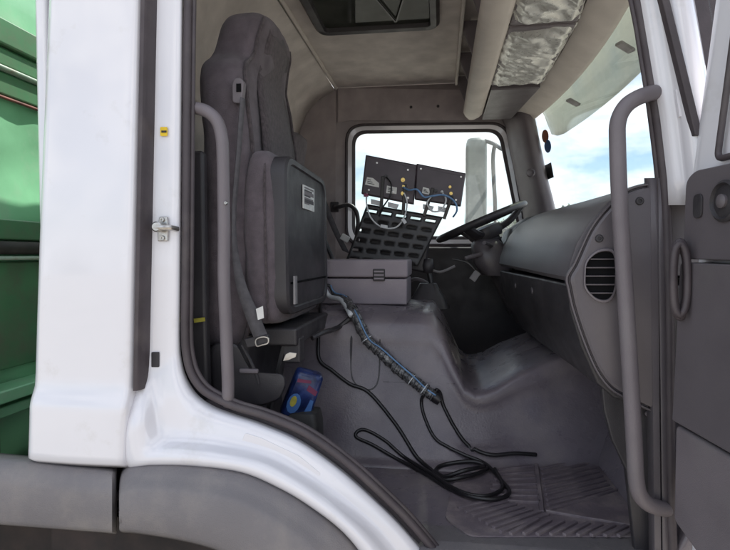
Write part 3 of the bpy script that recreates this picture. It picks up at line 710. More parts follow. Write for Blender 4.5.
# hard underside panel facing forward
def under(z, hy, x): return [V(x - .012 * (z - CZ0), y, z) for y in (CY0 + .02 - hy, CY1 - .02 + hy)]
pp = rpoly([(CY0 + .012, CZ0 + .03), (CY1 - .012, CZ0 + .03), (CY1 - .012, CZ1 - .018), (CY0 + .012, CZ1 - .012)], .065, 7)
def ur(e, x):
    cy, cz = (CY0 + CY1) / 2, (CZ0 + CZ1) / 2
    return [V(x - .012 * (p.y - CZ0), cy + (p.x - cy) * (1 - e / .25), cz + (p.y - cz) * (1 - e / .23)) for p in pp]
up = MB().loft([ur(0, CX1 - .025), ur(0, CX1 + .012), ur(.006, CX1 + .018), ur(.02, CX1 + .018), ur(.024, CX1 + .013), ur(.034, CX1 + .013)], True, False)
n = len(pp); up.f.append(tuple(range(n * 5, n * 6)))
up = up.build('cushion_underside', 'plastic_dark', seat, sm=35, label='hard black underside panel of the folded cushion')
XF = CX1 + .013
def onX(px, py, x=None):
    return P(px, py, x=x if x is not None else XF)
lab = [onX(a, b, XF - .002) for a, b in [(302.5, 184.5), (313.5, 189.5), (313.5, 212), (302.5, 208)]]
lb = MB().prism(lab, (.003, 0, 0)).build('label_sticker', 'paper', up)
for k in range(7):
    t0 = .10 + .11 * k; a, b = lab[0].lerp(lab[3], t0), lab[1].lerp(lab[2], t0); w_ = [.9, .75, .9, .6, .85, .9, .5][k]
    MB().bar(a.lerp(b, .08) + V(.0032, 0, 0), a.lerp(b, w_) + V(.0032, 0, 0), .0008, .0045 if k not in (2, 5) else .011).build('label_print', 'strap' if k % 2 else 'plastic_mid', lb)
MB().bar(V(XF + .001, CY0 + .03, CZ0 + .115), V(XF + .001, CY1 - .03, CZ0 + .115), .004, .005).build('panel_seam', 'lamp_black', up)
q = onX(281, 291)
MB().box(V(XF + .012, CY0 + .05, 1.527), (.006, .022, .075)).build('hinge_strap', 'plastic_pale', up, bev=.001)
# seat base
base = MB(); base.loft([[V(x, y, z) for x, y in rpoly([(-.70 + a, .27), (-.505 - a * .3, .27), (-.505 - a * .3, .71), (-.70 + a, .71)], .03, 3)] for z, a in [(FL, .0), (FL + .10, .02), (FL + .24, .05), (FL + .33, .03), (1.40, .0)]])
base.build('seat_base', 'plastic_dark', seat, sm=40)
rings = []
for y, e in [(.235, .9), (.215, 1.0), (.20, 1.0), (.192, .96), (.19, .90)]:
    q = rpoly([(208, 352), (214, 343), (236, 342), (246, 362), (252, 372), (284, 374), (287, 384), (280, 400), (262, 406), (222, 405), (210, 385)], 6, 3)
    rings.append([P(248 + (p.x - 248) * e, 376 + (p.y - 376) * e, y=y) for p in q])
sc = MB().loft(rings).build('seat_side_cover', 'plastic_dark', seat, sm=35)
MB().tube(smooth([P(a, b, y=.188) for a, b in [(242, 345), (250, 360), (257, 376), (259, 384)]], 5), .004, 6).build('cover_rib', 'plastic_dark', sc)
MB().box(P(249, 371, y=.186), (.05, .012, .012)).build('recline_lever', 'plastic_mid', sc, bev=.004)
bk = MB().prism([P(a, b, y=.20) for a, b in rpoly([(246, 338), (270, 333), (272, 343), (249, 347)], 2)], (0, -.018, 0)).build('belt_buckle', 'plastic_dark', seat, bev=.003)
MB().tube(smooth([P(a, b, y=.178) for a, b in [(257, 346), (262, 345), (268, 343), (268, 338), (262, 337), (256, 340)]], 4, True), .0025, 6, True).build('buckle_loop', 'steel', bk)
MB().prism([P(a, b, y=.25) for a, b in [(283, 361), (286, 354), (290, 352), (297, 353), (296, 357), (289, 360)]], (0, -.004, 0)).build('belt_tongue', 'steel', seat, bev=.001)
# lower hinge block under the cushion
MB().box((-.44, .49, 1.398), (.12, .42, .05)).build('hinge_block', 'plastic_dark', seat, bev=.008)
MB().box((-.40, .32, 1.36), (.05, .05, .07)).build('hinge_arm', 'plastic_dark', seat, bev=.006)
for yy in (.31, .68): MB().bar(V(-.50, yy, 1.07), V(-.42, yy, 1.38), .03, .012).build('seat_leg', 'black_metal', seat, bev=.002)

MB().tube(smooth([P(312, 338, y=.46), P(322, 333, y=.50), on(338, 327, .012), on(350, 321, .012)], 5), .0085, 8).build('buckle_stalk', 'plastic_dark', seat)
# driver's seat (mostly hidden)
dx, dy = -.765, 1.62
ds = MB().loft(backrest(dx, dy, 1.30)[:15]).build('driver_seat', 'fabric', T, sm=180, label='dark fabric driver seat behind the folded passenger cushion')
rings = [sring(-.42 + dx0, dy, z, .26 * e, .25 * e, ex=4, n=28) for z, e, dx0 in [(1.40, .9, 0), (1.42, .98, 0), (1.49, 1, 0), (1.52, .95, 0), (1.53, .8, 0)]]
MB().loft(rings).build('seat_cushion', 'fabric', ds, sm=60)
MB().box((-.45, dy, 1.225), (.40, .40, .35)).build('seat_pedestal', 'plastic_dark', ds, bev=.02)
pts = [P(319, 188, y=1.45), P(326, 208, y=1.42), P(336, 232, y=1.40), P(346, 252, y=1.38)]
rows = [[p + V(-.018, 0, .008), p + V(.018, 0, -.008)] for p in smooth(pts, 4)]
MB().grid(rows).build('seat_belt', 'strap', ds, solid=.003)
MB().box(P(345, 238, y=1.36), (.04, .02, .03), Matrix.Rotation(R(30), 3, 'Y')).build('belt_tongue', 'paper_plain', ds, bev=.004)
MB().tube([P(321, 232, y=1.3), P(331, 255, y=1.3), P(337, 275, y=1.3)], .010, 8).build('buckle_stalk', 'plastic_dark', ds)

# ---- steering wheel, column, levers, pedals
ang = R(23); wc = P(481, 222, y=1.56); e1 = V(math.cos(ang), 0, math.sin(ang)); e2 = V(0, 1, 0); nn = V(-math.sin(ang), 0, math.cos(ang))
sw = MB().tube([wc + e1 * .215 * math.cos(2 * math.pi * k / 48) + e2 * .215 * math.sin(2 * math.pi * k / 48) for k in range(48)], .0165, 12, True).build('steering_wheel', 'plastic_dark', T, sm=180, label='black steering wheel seen edge on')
hub = wc - nn * .06
MB().lathe([(0, -.03), (.07, -.03), (.085, 0), (.08, .025), (.05, .035), (0, .035)], hub, nn, 24).build('wheel_hub', 'plastic_dark', sw, sm=50)
for a in (0, 115, 245):
    d = e1 * math.cos(R(a)) + e2 * math.sin(R(a))
    MB().tube(smooth([hub + d * .06, wc - nn * .045 + d * .13, wc + d * .21], 4), [.016] * 9, 8, sx=1.6, up=nn).build('spoke', 'plastic_dark', sw)
MB().tube([hub - nn * .02, hub - nn * .18, hub - nn * .40], [.055, .06, .05], 16).build('steering_column', 'plastic_dark', T, sm=60)
MB().tube(smooth([hub - nn * .07 + V(0, -.05, 0), hub - nn * .06 + V(-.02, -.16, .0), hub - nn * .06 + V(-.05, -.25, .005)], 4), .009, 8).build('indicator_stalk', 'plastic', T)
MB().tube(smooth([hub - nn * .10 + V(-.02, -.06, 0), hub - nn * .11 + V(-.08, -.10, .0), hub - nn * .12 + V(-.15, -.12, -.01)], 4), .010, 8).build('retarder_stalk', 'plastic_mid', T)
MB().loft([sring(hub.x + .05, hub.y, hub.z - .20, .07, .09), sring(hub.x + .03, hub.y, hub.z - .14, .09, .11), sring(hub.x + .01, hub.y, hub.z - .06, .08, .10), sring(hub.x, hub.y, hub.z - .03, .06, .07)]).build('column_shroud', 'plastic', T, sm=60)
MB().tube(smooth([P(405, 285, y=1.32), P(415, 279, y=1.30), P(428, 284, y=1.30), P(433, 296, y=1.31)], 5), .008, 8).build('air_hose', 'plastic_mid', T)
MB().tube(smooth([P(408, 268, y=1.36), P(425, 268, y=1.34), P(440, 272, y=1.33), P(455, 266, y=1.33)], 5), .006, 8).build('air_hose', 'plastic_pale', T)
MB().box(P(475, 276, y=1.30), (.03, .012, .045), Matrix.Rotation(R(35), 3, 'Y')).build('key_tag', 'plastic_pale', T, bev=.002)
MB().tube(smooth([P(452, 259, y=1.32), P(466, 262, y=1.31), P(475, 270, y=1.31)], 4), .004, 6).build('key_cord', 'cable', T)
gs = MB().tube(smooth([P(428, 318, y=1.18), P(432, 290, y=1.2), P(428, 268, y=1.22)], 5), .011, 10).build('gear_lever', 'black_metal', T)
MB().lathe([(0, -.03), (.02, -.03), (.026, 0), (.02, .03), (0, .034)], P(428, 266, y=1.22), (0, 0, 1), 16).build('gear_knob', 'plastic_dark', gs, sm=180)
MB().loft([[V(p.x, p.y, z) + V(P(428, 318, y=1.18).x, 1.18, 0) for p in rpoly([(-r, -r), (r, -r), (r, r), (-r, r)], r * .5)] for z, r in [(1.40, .09), (1.44, .07), (1.47, .05), (1.50, .035)]]).build('gear_gaiter', 'plastic_dark', T, sm=60)
MB().prism([P(a, b, y=.98) for a, b in rpoly([(405, 304), (425, 303), (433, 308), (433, 313), (405, 310)], 2)], (0, .06, 0)).build('parking_lever', 'plastic_pale', T, bev=.004)
for yy in (1.45, 1.62, 1.80):
    pd = MB().bar(V(.56, yy, 1.32), V(.40, yy, 1.16), .02, .012).build('pedal', 'black_metal', T)
    MB().box((.40, yy, 1.16), (.015, .07, .09), Matrix.Rotation(R(35), 3, 'Y')).build('pedal_pad', 'tyre', pd, bev=.004)

# ---- outside mirror on the far side
mc = P(476, 187, y=2.62)
rings = []
for z, e in [(-.32, .35), (-.31, .7), (-.285, .93), (-.22, 1), (0, 1.0), (.22, 1), (.285, .95), (.31, .75), (.32, .4)]:
    rings.append(sring(mc.x, 2.62, mc.z + z, .070 * (.5 + .5 * e), .105 * e, ex=3, n=24))
mr = MB().loft(rings).build('side_mirror', 'mirror_shell', T, sm=180, label='tall pale door mirror outside the driver window')
MB().prism([V(mc.x - .071, 2.62 + a, mc.z + b) for a, b in [(p.x, p.y) for p in rpoly([(-.085, -.27), (.085, -.27), (.085, .27), (-.085, .27)], .03)]], (-.003, 0, 0)).build('mirror_pane', 'mirror_face', mr)
MB().tube(smooth([P(478, 139, y=2.60), P(492, 143, y=2.52), P(502, 149, y=2.40), P(510, 150, y=2.2)], 4), .013, 8).build('mirror_arm', 'plastic_dark', mr)
MB().tube(smooth([P(495, 144, y=2.52), P(493, 160, y=2.52), P(495, 200, y=2.52), P(497, 225, y=2.48), P(515, 232, y=2.2)], 4), .013, 8).build('mirror_arm', 'plastic_dark', mr)

# ================================================================== OPEN DOOR
A = R(10); H = V(P(683, 250, y=-.03).x + .052, .012, 0); du = V(math.sin(A), -math.cos(A), 0); dn = V(-math.cos(A), -math.sin(A), 0)
def D(u, z, n_=0.0): return H + du * u + dn * n_ + V(0, 0, z)
def dprism(pts, n0, n1, name, m, parent, **k):
    return MB().prism([D(u, z, n0) for u, z in pts], dn * (n1 - n0)).build(name, m, parent, **k)
door = dprism([(0.0, .98), (.98, .98), (.98, 1.78), (0.0, 1.78)], -.03, .012, 'door', 'white', T, bev=.01, label='open passenger door seen edge on at the right')
# window frame
fo = rpoly([(.0, 1.77), (.98, 1.77), (.95, 2.38), (.11, 2.38)], [.01, .01, .06, .06], 6); fi = rpoly([(.125, 1.80), (.90, 1.80), (.875, 2.31), (.21, 2.31)], [.02, .03, .05, .06], 6)
MB().loft([[D(p.x, p.y, -.025) for p in fo], [D(p.x, p.y, .022) for p in fo], [D(p.x, p.y, .030) for p in [(q * .75 + r_ * .25) for q, r_ in zip(fo, fi)]],
           [D(p.x, p.y, .022) for p in [(q * .55 + r_ * .45) for q, r_ in zip(fo, fi)]], [D(p.x, p.y, .020) for p in fi], [D(p.x, p.y, -.025) for p in fi]], True, False, True).build('door_window_frame', 'white', door, sm=35)
MB().prism([D(p.x, p.y, -.002) for p in fi], dn * .004).build('door_pane', 'glass', door)
MB().tube([D(p.x, p.y, .034) for p in [(q_ * .3 + r_ * .7) for q_, r_ in zip(fo, fi)]], .006, 8, True).build('door_rubber', 'rubber', door, sm=180)
MB().prism([P(a, b, y=.10) for a, b in [(650, -160), (735, -160), (722, 90), (690, 90)]], (0, .012, 0)).build('pillar_backing', 'rubber', T)
# trim panels
t1 = dprism(rpoly([(.030, 1.612), (.95, 1.60), (.95, 1.762), (.06, 1.775), (.035, 1.76)], [.004, .01, .03, .02, .02]), .012, .058, 'trim_panel', 'plastic', door, bev=.010, seg=3)
t2 = dprism(rpoly([(.02, 1.298), (.95, 1.26), (.95, 1.592), (.035, 1.606)], [.004, .02, .01, .01]), .012, .066, 'trim_panel', 'plastic', door, bev=.008, seg=3)
t3 = dprism(rpoly([(.02, 1.10), (.30, 1.00), (.95, 1.0), (.95, 1.252), (.02, 1.290)], .012), .012, .060, 'trim_panel', 'plastic_mid', door, bev=.008, seg=3)
# tweeter, slot handle
def Dpx(px, py, n_):
    d = ray(px, py); p0 = D(0, 0, n_); t = (p0 - CAM).dot(dn) / d.dot(dn); return CAM + d * t
c = Dpx(726, 201, .058)
tw = MB().lathe([(.034, -.004), (.036, .004), (.031, .008), (.028, .002), (.010, .006), (0, .006)], c, dn, 24).build('tweeter', 'plastic_dark', t1, sm=50)
MB().lathe([(0, .0), (.012, .0), (.012, .010), (.006, .014), (0, .014)], c, dn, 16).build('tweeter_cap', 'plastic', tw, sm=50)
c = Dpx(699, 206, .058)
MB().prism([c + du * p.x + V(0, 0, p.y) for p in rpoly([(-.012, -.022), (.012, -.022), (.012, .022), (-.012, .022)], .011, 4)], dn * .004).build('trim_slot', 'plastic_dark', t1, bev=.001)
# rubber cable gaiter between pillar and door
ga = None
for k, (e, yy) in enumerate([(1.0, -.050), (.80, -.060), (.93, -.070)]):
    path = [P(680 + dx0 * e, 279 + dz0 * e, y=yy) for dx0, dz0 in [(0, -38), (5, -32), (7.5, -18), (8, 0), (7.5, 18), (5, 32), (0, 39), (-5, 32), (-7, 18), (-7.5, 0), (-7, -18), (-5, -32)]]
    o = MB().tube(smooth(path, 3, True), .0065, 8, True).build('cable_gaiter' if ga is None else 'gaiter_fold', 'rubber', T if ga is None else ga, sm=180)
    ga = ga or o
# hinges
for z in (1.18, 1.90):
    MB().box((.565, .025, z), (.03, .05, .07)).build('door_hinge', 'white', T, bev=.004)

# ================================================================== GREEN BODY BEHIND THE CAB
GX = -1.36
G = empty('green_truck_body', (-2.2, 1.05, .92), 'green steel truck body with ribbed front wall behind the white cab', 'truck body')
rows = []
zt = [P(0, p, x=GX).z for p in (100, 215)]
for j in range(41):
    y = -.12 + j * (2.42) / 40; row = []
    for i in range(61):
        z = .95 + i * 2.5 / 60
        d = .014 * noise.noise(V(y * 5, z * 5, 2)) + .010 * noise.noise(V(y * 11, z * 11, 6))
        row.append(V(GX + d, y, z))
    rows.append(row)
MB().grid(rows).build('front_wall', 'green', G, sm=180, solid=.004, soff=-1)
def gz(py): return P(0, py, x=GX + .04).z
def beam_(py0, py1, dpt, m, name):
    z1, z0 = gz(py0), gz(py1)
    return MB().box((GX + dpt / 2 + .012, 1.09, (z0 + z1) / 2), (dpt, 2.40, abs(z1 - z0))).build(name, m, G, bev=.006)
beam_(16, 42, .03, 'green_dark', 'cross_beam'); beam_(44, 62, .016, 'green_dark', 'cross_beam')
beam_(63, 67, .03, 'rail_pale', 'rail'); beam_(68, 91, .012, 'green_dark', 'cross_beam'); beam_(92, 95, .014, 'rust', 'rusty_edge')
beam_(219, 240, .05, 'green_dark', 'cross_beam'); beam_(256, 260, .075, 'rail_pale', 'rail')
MB().tube([V(GX + .07, -.1, gz(248)), V(GX + .07, 2.3, gz(248))], .020, 12).build('pipe', 'chassis', G)
beam_(262, 372, .02, 'green_dark', 'lower_sheet')
beam_(386, 399, .09, 'green', 'lower_rail'); beam_(405, 416, .06, 'green', 'lower_rail')
for y in (.25, .62, .98): MB().box((GX + .06, y, 1.12), (.05, .07, .30)).build('stanchion', 'green_dark', G, bev=.004)
MB().box((GX - 1.7, -.11, 2.2), (3.4, .02, 2.5)).build('side_wall', 'green', G)
MB().box((GX - 1.7, 2.29, 2.2), (3.4, .02, 2.5)).build('side_wall', 'green', G)

# ================================================================== LOOSE THINGS
# storage box
bx0, bx1, by0, by1 = P(312, 280, y=.85).x, P(407, 280, y=.85).x, .85, 1.13
zb = 1.437
sb = empty('storage_box', ((bx0 + bx1) / 2, (by0 + by1) / 2, zb), 'purple grey lidded plastic box standing on the engine tunnel', 'box')
zs, zt_ = P(365, 278, y=.85).z, P(365, 259.5, y=.85).z
MB().box(((bx0 + bx1) / 2, (by0 + by1) / 2, (zb + zs) / 2 - .001), (bx1 - bx0, by1 - by0, zs - zb - .003)).build('box_body', 'box_grey', sb, bev=.006, seg=3)
MB().box(((bx0 + bx1) / 2, (by0 + by1) / 2, (zs + zt_) / 2 + .001), (bx1 - bx0 + .006, by1 - by0 + .006, zt_ - zs - .002)).build('box_lid', 'box_grey', sb, bev=.008, seg=3)
c = P(379, 275, y=.845)
la = MB().box(c, (.044, .010, .044)).build('latch', 'plastic_dark', sb, bev=.003)
for k in range(3): MB().box(c + V(0, -.0065, .013 - k * .013), (.036, .004, .006)).build('latch_rib', 'box_grey', la, bev=.001)

# slotted bracket
br = empty('mounting_bracket', (-.22, 1.14, zb), 'black slotted metal bracket tilted on the tunnel behind the grey box', 'bracket')
TL, TR, BR_, BL = P(367, 204, y=1.19), P(443, 217, y=1.19), P(418, 266, y=1.16), P(346, 260, y=1.16)
nu, nv = 31, 23; keep = MB(); vs = []
for j in range(nv + 1):
    for i in range(nu + 1):
        vs.append(TL.lerp(TR, i / nu).lerp(BL.lerp(BR_, i / nu), j / nv))
fs = []
for j in range(nv):
    for i in range(nu):
        slot = (j % 4 == 2) and (i % 6 in (1, 2, 3, 4)) and 0 < i < nu - 1
        if not slot: fs.append((j * (nu + 1) + i, j * (nu + 1) + i + 1, (j + 1) * (nu + 1) + i + 1, (j + 1) * (nu + 1) + i))
keep.add(vs, fs); keep.build('slotted_plate', 'black_metal', br, solid=.004)
MB().box(TL.lerp(BL, .5).lerp(TR.lerp(BR_, .5), .5) + V(0, .06, -.03), (.30, .05, .20), Matrix.Rotation(R(9), 3, 'Y')).build('equipment_case', 'plastic_dark', br, bev=.01)
for t in (.18, .75):
    a = BL.lerp(BR_, t); MB().bar(a + V(0, .02, .02), V(a.x + .02, a.y + .03, zb - .003), .03, .02).build('bracket_foot', 'black_metal', br, bev=.002)
for (a, b) in [((383, 176), (381, 212)), ((405, 184), (403, 215)), ((433, 188), (424, 216)), ((452, 196), (444, 219))]:
    MB().bar(P(*a, y=1.165), P(*b, y=1.18), .014, .010, up=(0, 1, 0)).build('support_arm', 'black_metal', br, bev=.002)
# control units
def unit(quad, label, labs, dots, seed):
    q = [P(a, b, y=1.172) for a, b in quad]
    c0 = sum(q, Vector()) / 4
    U = empty('control_unit', (c0.x, c0.y, min(p.z for p in q)), label, 'control unit', 'dark electronic units on the slotted bracket')
    ctr = c0; ins = [ctr + (p - ctr) * .96 for p in q]
    body = MB().loft([ins, [p + V(0, .006, 0) for p in q], [p + V(0, .040, 0) for p in q], [p + V(0, .048, 0) for p in ins]])
    body.build('unit_case', 'device', U, bev=.003)
    for l in labs:
        q4 = [P(a, b, y=1.1715) for a, b in l]; st = MB().prism(q4, (0, -.001, 0)).build('label_sticker', 'paper_plain', U)
        for k in range(3):
            a, b = q4[0].lerp(q4[-1], .3 + .22 * k), q4[1].lerp(q4[-2], .3 + .22 * k)
            MB().bar(a.lerp(b, .15) + V(0, -.0018, 0), a.lerp(b, .55 + .1 * k) + V(0, -.0018, 0), .0008, .0028).build('label_print', 'print_dark', st)
    for a, b, r, m in dots:
        p = P(a, b, y=1.172); MB().lathe([(0, -.001), (r, -.001), (r, .006), (r * .55, .006), (r * .5, .012), (0, .012)], p, (0, -1, 0), 10).build('connector', m, U)
    e = quad; 
    MB().bar(P(e[0][0] + 2, e[0][1] + 3, y=1.171), P(e[1][0] - 2, e[1][1] + 3, y=1.171), .003, .004).build('case_ridge', 'device', U)
    return U
unit([(365.5, 154.5), (417, 164.5), (413.5, 204), (361, 193.5)], 'left dark electronic unit on the slotted bracket, two white stickers on its back',
     [[(367, 177), (373, 178), (379, 183), (379, 187.5), (365, 184.5)], [(387, 185.5), (397, 187.5), (396.5, 194), (386, 193)]],
     [(386, 176.5, .008, 'black_metal'), (377, 163, .004, 'steel'), (408, 170, .004, 'steel'), (369, 190, .004, 'steel'), (408, 198, .005, 'steel'), (403, 180, .009, 'brass'), (404, 186.5, .008, 'brass'), (403, 193.5, .009, 'brass'), (393, 192, .006, 'steel')], 1)
unit([(416.5, 163.2), (466, 173), (461, 206), (414.5, 199)], 'right dark electronic unit on the slotted bracket, nearest the steering wheel',
     [[(423, 187), (429, 188.5), (430.5, 195), (422, 193)]],
     [(436, 191, .008, 'black_metal'), (421, 169, .004, 'steel'), (461, 177, .004, 'steel'), (456, 200, .004, 'steel'), (442, 192, .006, 'wire_white'), (450, 187, .006, 'brass'), (451, 193.5, .007, 'brass')], 2)
def wire(name, pts, r, m, label, cat, y, n=6, extra=None, group=None):
    pp_ = smooth([P(a, b, y=(c[0] if c else y)) for a, b, *c in pts], 5)
    o = MB().tube(pp_, r, n).build(name, m, None, sm=180); tag(o, label, cat, group); return o
wire('signal_wire', [(367, 193, 1.165), (366.5, 203, 1.14), (370, 216, 1.13), (378, 225, 1.13), (388, 228.5, 1.13), (398, 226, 1.13), (405, 215, 1.14), (407, 202, 1.16), (404, 193, 1.163)], .0035, 'wire_white', 'thin pale wire looping under the left electronic unit', 'wire', 1.13)
wire('signal_wire', [(403, 187, 1.16), (409, 190, 1.14), (417, 189.5, 1.13), (424, 197, 1.13), (432, 196, 1.13), (444, 195, 1.13), (454, 201, 1.13), (457, 210, 1.14), (453, 217, 1.165)], .004, 'wire_blue', 'blue grey wire joining the two electronic units', 'wire', 1.13)
wire('signal_wire', [(386, 177, 1.16), (391, 184, 1.135), (390, 196, 1.13), (383, 207, 1.14), (379, 216, 1.155)], .0032, 'cable', 'thin black wire hanging from the top connector of the left electronic unit', 'wire', 1.13)
wire('signal_wire', [(442, 192, 1.16), (446, 200, 1.13), (441, 210, 1.13), (432, 211, 1.135), (427, 203, 1.145), (431, 197, 1.15)], .0034, 'wire_white', 'short pale wire looping under the right electronic unit', 'wire', 1.13)
for a, b, c_, d_ in [(384, 226.5, .030, 'wire_white'), (404, 221, .024, 'wire_white')]:
    tag(MB().box(P(a, b, y=1.122), (c_, .012, .014), Matrix.Rotation(R(10 if a < 400 else 55), 3, 'Y')).build('wire_connector', d_, None, bev=.002),
        'white plug on the pale wire ' + ('at the bottom of its loop' if a < 400 else 'higher up on its right side'), 'plug', 'white wire plugs')
for k, (a, b) in enumerate([(376, 201), (393, 204), (428, 206), (443, 208)]):
    MB().prism([P(a - 5, b - 2, y=1.20), P(a + 6, b + .5, y=1.20), P(a + 4, b + 5, y=1.20), P(a - 5, b + 3, y=1.20)], (0, -.006, 0)).build('terminal_block', 'wire_white', br, bev=.001)
MB().box(P(366, 195, y=1.158), (.02, .012, .014)).build('terminal_block', 'red', br, bev=.002)

# spiral wrapped cable bundle lying over the tunnel side
bpx = [(333, 296), (345, 309), (356, 321), (368, 337), (380, 351), (396, 367), (412, 380), (424, 389), (434, 396)]
CB = empty('cable_bundle', on(385, 355), 'black spiral wrapped cable bundle with blue wire lying down the tunnel side', 'cable bundle')
bc = [P(a, b, y=.815) if i < 1 else on(a, b, .021 + .012 * (i < 3)) for i, (a, b) in enumerate(bpx)]
bcs = smooth(bc, 8)
rad = [lerp(.011, .0180, sstep(0, .2, i / (len(bcs) - 1))) * (1 + .10 * math.sin(i * 1.9) + .05 * math.sin(i * 5.1)) for i in range(len(bcs))]
MB().tube(bcs, rad, 14).build('wrapped_core', 'bundle', CB, sm=180)
hel = []
for i in range(len(bcs) * 6 - 6):
    t = i / 6; k = int(t); p = bcs[k].lerp(bcs[min(k + 1, len(bcs) - 1)], t - k); tg = (bcs[min(k + 1, len(bcs) - 1)] - bcs[max(k - 1, 0)]).normalized()
    u = tg.orthogonal().normalized(); q = tg.cross(u); th = t * 3.3
    hel.append(p + (u * math.cos(th) + q * math.sin(th)) * (rad[k] + .0005))
MB().tube(hel, .0010, 5).build('spiral_wrap', 'cable', CB, sm=180)
toc = lambda p: (CAM - p).normalized()
wl = [p + toc(p) * (.019 + .004 * math.sin(i * 2.1)) + V(.006, 0, .007 + .006 * math.sin(i * 1.3)) for i, p in enumerate([P(329, 287, y=.815)] + bc)]
MB().tube(smooth(wl, 5), .0027, 6).build('blue_wire', 'wire_blue', CB, sm=180)
wl = [p + toc(p) * .02 + V(-.012, 0, -.002) for p in [P(328, 288, y=.81)] + bc[:3]]
MB().tube(smooth(wl, 5), .0085, 8).build('pale_wires', 'wire_white', CB, sm=180)
for i in (3, 6, 7):
    p = bc[i]; MB().lathe([(.0175, -.0014), (.0200, -.0014), (.0200, .0014), (.0175, .0014)], p, (bc[i + 1] - bc[i - 1]), 14).build('cable_tie', 'wire_white', CB)
p = bc[-1]; MB().lathe([(0, -.018), (.016, -.016), (.019, 0), (.016, .016), (0, .018)], p + (p - bc[-2]).normalized() * .008, (p - bc[-2]), 14).build('taped_end', 'cable', CB, sm=60)

def floorcable(name, pts, r, label, lift=None):
    pp_ = []
    for i, q in enumerate(pts):
        off = r + .001 + (q[2] if len(q) > 2 else 0)
        pt = P(q[0], q[1], y=q[3]) if len(q) > 3 else on(q[0], q[1], off)
        if pt.z < FL + .03 and pt.x > .05: pt.z += .010      # lies on the mat ribs
        pp_.append(pt)
    sp = smooth(pp_, 7)
    # keep the smoothed line out of the surface
    fixed = []
    for p in sp:
        h = BV.find_nearest(p)
        if h[0] is not None and (p - h[0]).length < r + .0005 :
            n = h[1] if h[1].dot(CAM - h[0]) > 0 else -h[1]; p = h[0] + n * (r + .001)
        fixed.append(p)
    o = MB().tube(fixed, r, 8).build(name, 'cable', None, sm=180); tag(o, label, 'cable', 'black cables in the footwell'); return o
zc = lambda l: [(330 + a / 3.04, 370 + b / 3.04, *(c or [0])) for a, b, *c in l]
floorcable('floor_cable', [(334, 296, 0, .805), (329.5, 286, 0, .80), (323.5, 287, 0, .79), (321, 300, 0, .785), (320.5, 316, .004), (319, 338), (320, 360), (333, 371), (350, 384)] + zc([(120, 70), (200, 165), (260, 260), (300, 305), (340, 340), (400, 345), (455, 330), (478, 312), (430, 292), (350, 292), (322, 312), (345, 332), (410, 338, .014), (470, 325, .014)]),
           .0062, 'black cable dropping from the bundle top and coiling on the floor')
floorcable('floor_cable', [(431, 394, .02), (424, 395, .012)] + zc([(278, 100), (290, 150), (325, 215), (400, 265), (470, 305, .006), (522, 355), (545, 392), (500, 412), (420, 402), (350, 362), (270, 312), (200, 272), (130, 228), (82, 206), (84, 188), (110, 184), (165, 214), (225, 268), (300, 325, .008), (390, 385), (470, 402), (525, 375), (500, 330, .012)]),
           .0055, 'black cable making a long loop toward the door sill')
floorcable('floor_cable', [(436, 390, .02), (440, 393, .008)] + zc([(345, 110), (375, 170), (420, 230), (485, 268), (560, 264), (625, 258)]), .006, 'short black cable ending beside the ribbed floor mat')

# blue printed pack with black pouch by the seat base
bkx = P(301, 400, y=.30)
BP = empty('snack_pack', (bkx.x, .30, FL), 'blue printed packet in a black pouch on the floor beside the seat', 'packet')
rot = Matrix.Rotation(R(20), 3, 'Y') @ Matrix.Rotation(R(22), 3, 'Z')
def bl(u, v, n_): return V(bkx.x + .004, .292, 1.246) + rot @ V(u, n_, v)
ringp = lambda s, n_: [bl(p.x * s, p.y * s, n_) for p in rpoly([(-.040, -.07), (.042, -.07), (.040, .066), (-.034, .064)], .012, 4)]
MB().loft([ringp(.86, -.026), ringp(.97, -.02), ringp(1, -.008), ringp(1, .012), ringp(.9, .026)]).build('packet', 'blue', BP, sm=50)
for pts_, m, nm in [([(-.018 + .019 * math.cos(t * .5236), -.026 + .030 * math.sin(t * .5236)) for t in range(12)], 'sticker_blue', 'print_disc'),
                    ([(-.021 + .009 * math.cos(t * .5236), -.020 + .016 * math.sin(t * .5236)) for t in range(12)], 'yellow_dull', 'print_disc'),
                    ([(.004, .020), (.034, .010), (.036, .024), (.006, .036)], 'red', 'print_band'), ([(-.030, .036), (.010, .042), (.008, .050), (-.030, .046)], 'red', 'print_band'),
                    ([(.018, -.046), (.038, -.048), (.034, -.005), (.024, -.004)], 'sticker_blue', 'print_band')]:
    n0 = -.0275 if m != 'yellow_dull' else -.0290
    MB().prism([bl(a * .95, b * .95, n0 + .0015) for a, b in pts_], rot @ V(0, -.0015, 0)).build(nm, m, BP)
rp = lambda s, z: [V(bkx.x + .006 + p.x * s, .30 + p.y * s, z) for p in rpoly([(-.045, -.045), (.050, -.045), (.050, .045), (-.045, .045)], .02, 4)]
MB().loft([rp(.92, FL), rp(1, FL + .02), rp(1.02, FL + .12), rp(.98, FL + .20), rp(.86, FL + .226), rp(.6, FL + .23)]).build('pouch', 'print_dark', BP, sm=50)

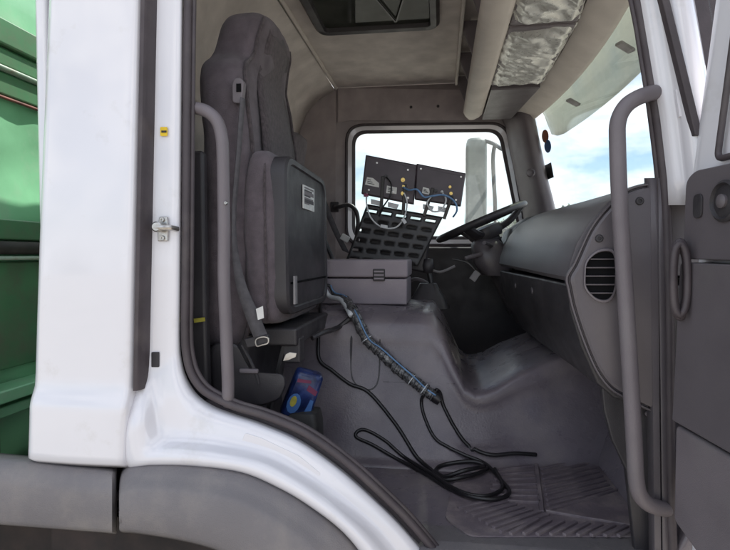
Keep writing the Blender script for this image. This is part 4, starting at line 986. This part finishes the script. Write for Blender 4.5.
# ribbed rubber mat
MT = empty('floor_mat', (.28, .28, FL), 'ribbed rubber floor mat in the passenger footwell', 'mat')
mo = rpoly([P(a, b, z=FL).xy for a, b in [(452, 486), (492, 463), (610, 444), (640, 470), (654, 520), (650, 538), (470, 538), (445, 520)]], .02, 4)
MB().loft([[V(p.x, p.y, FL + .001) for p in mo], [V(p.x, p.y, FL + .005) for p in mo]]).build('mat_sheet', 'mat_rubber', MT, sm=30)
def rib(a, b, w=.011):
    p, q = P(*a, z=FL + .007), P(*b, z=FL + .007)
    MB().bar(p, q, w, .008).build('rib', 'mat_rubber', MT, bev=.0018, seg=1)
for k in range(9):      # right block
    t = k / 8; l = (lerp(540, 547, t), lerp(464, 505, t)); r_ = (lerp(586, 612, t), lerp(454, 489, t)); rib(l, r_)
for k in range(7):      # left block
    t = k / 6; rib((lerp(498, 486, t), lerp(470, 500, t)), (lerp(533, 541, t), lerp(466, 502, t)))
for k in range(7):      # diagonal lower left
    t = k / 6; rib((lerp(458, 500, t), lerp(508, 532, t)), (lerp(500, 548, t), lerp(499, 514, t)))
for k in range(9):      # bottom row
    t = k / 8; rib((lerp(510, 618, t), lerp(534, 536, t)), (lerp(538, 640, t), lerp(519, 527, t)))
rib((546, 511), (640, 483), .008); rib((546, 511), (640, 527), .008); rib((536, 463), (542, 512), .012)

# ================================================================== FAR TREES (tops just above the dash)
def tree(x, y, h, sp, seed, label):
    rnd = random.Random(seed)
    t = empty('tree', (x, y, 0), label, 'tree', 'distant trees beyond the windscreen')
    mb = MB(); mb.tube([V(x, y, -.2), V(x + .1, y, h * .3), V(x, y + .1, h * .62)], [h * .03, h * .022, h * .01], 8)
    cl_ = []
    for k in range(9):
        a = rnd.uniform(0, 6.28); L = sp * rnd.uniform(.4, .8); z0 = h * rnd.uniform(.28, .55); e = V(x + L * math.cos(a), y + L * math.sin(a), z0 + h * rnd.uniform(.12, .32))
        mb.tube([V(x, y, z0), V(x, y, z0).lerp(e, .5) + V(0, 0, .15), e], [h * .012, h * .008, h * .003], 5); cl_.append(e)
    mb.build('trunk', 'bark', t)
    for k in range(22): cl_.append(V(x + rnd.gauss(0, sp * .38), y + rnd.gauss(0, sp * .3), h * rnd.uniform(.55, .9)))
    vs, fs = [], []
    for c in cl_:
        rr = sp * rnd.uniform(.16, .30)
        for k in range(330):
            d = V(rnd.gauss(0, 1), rnd.gauss(0, 1), rnd.gauss(0, .8)); p = c + d * rr * .55
            u = V(rnd.gauss(0, 1), rnd.gauss(0, 1), rnd.gauss(0, 1)).normalized(); v = u.orthogonal() ; s_ = h * rnd.uniform(.012, .022)
            i = len(vs); vs += [p - u * s_, p + v * s_ * .6, p + u * s_, p - v * s_ * .6]; fs.append((i, i + 1, i + 2, i + 3))
    MB().add(vs, fs).build('crown', 'leaf', t, sm=180)
tp = P(588, 214, y=55); tree(tp.x, 55, 7.0, 2.6, 1, 'distant bushy tree whose top just shows above the dashboard')
tp = P(612, 214, y=70); tree(tp.x, 70, 6.4, 2.6, 2, 'lower distant tree to the right of the bushy one')
tp = P(508, 225, y=45); tree(tp.x, 45, 4.6, 2.2, 3, 'small distant tree low behind the driver window')
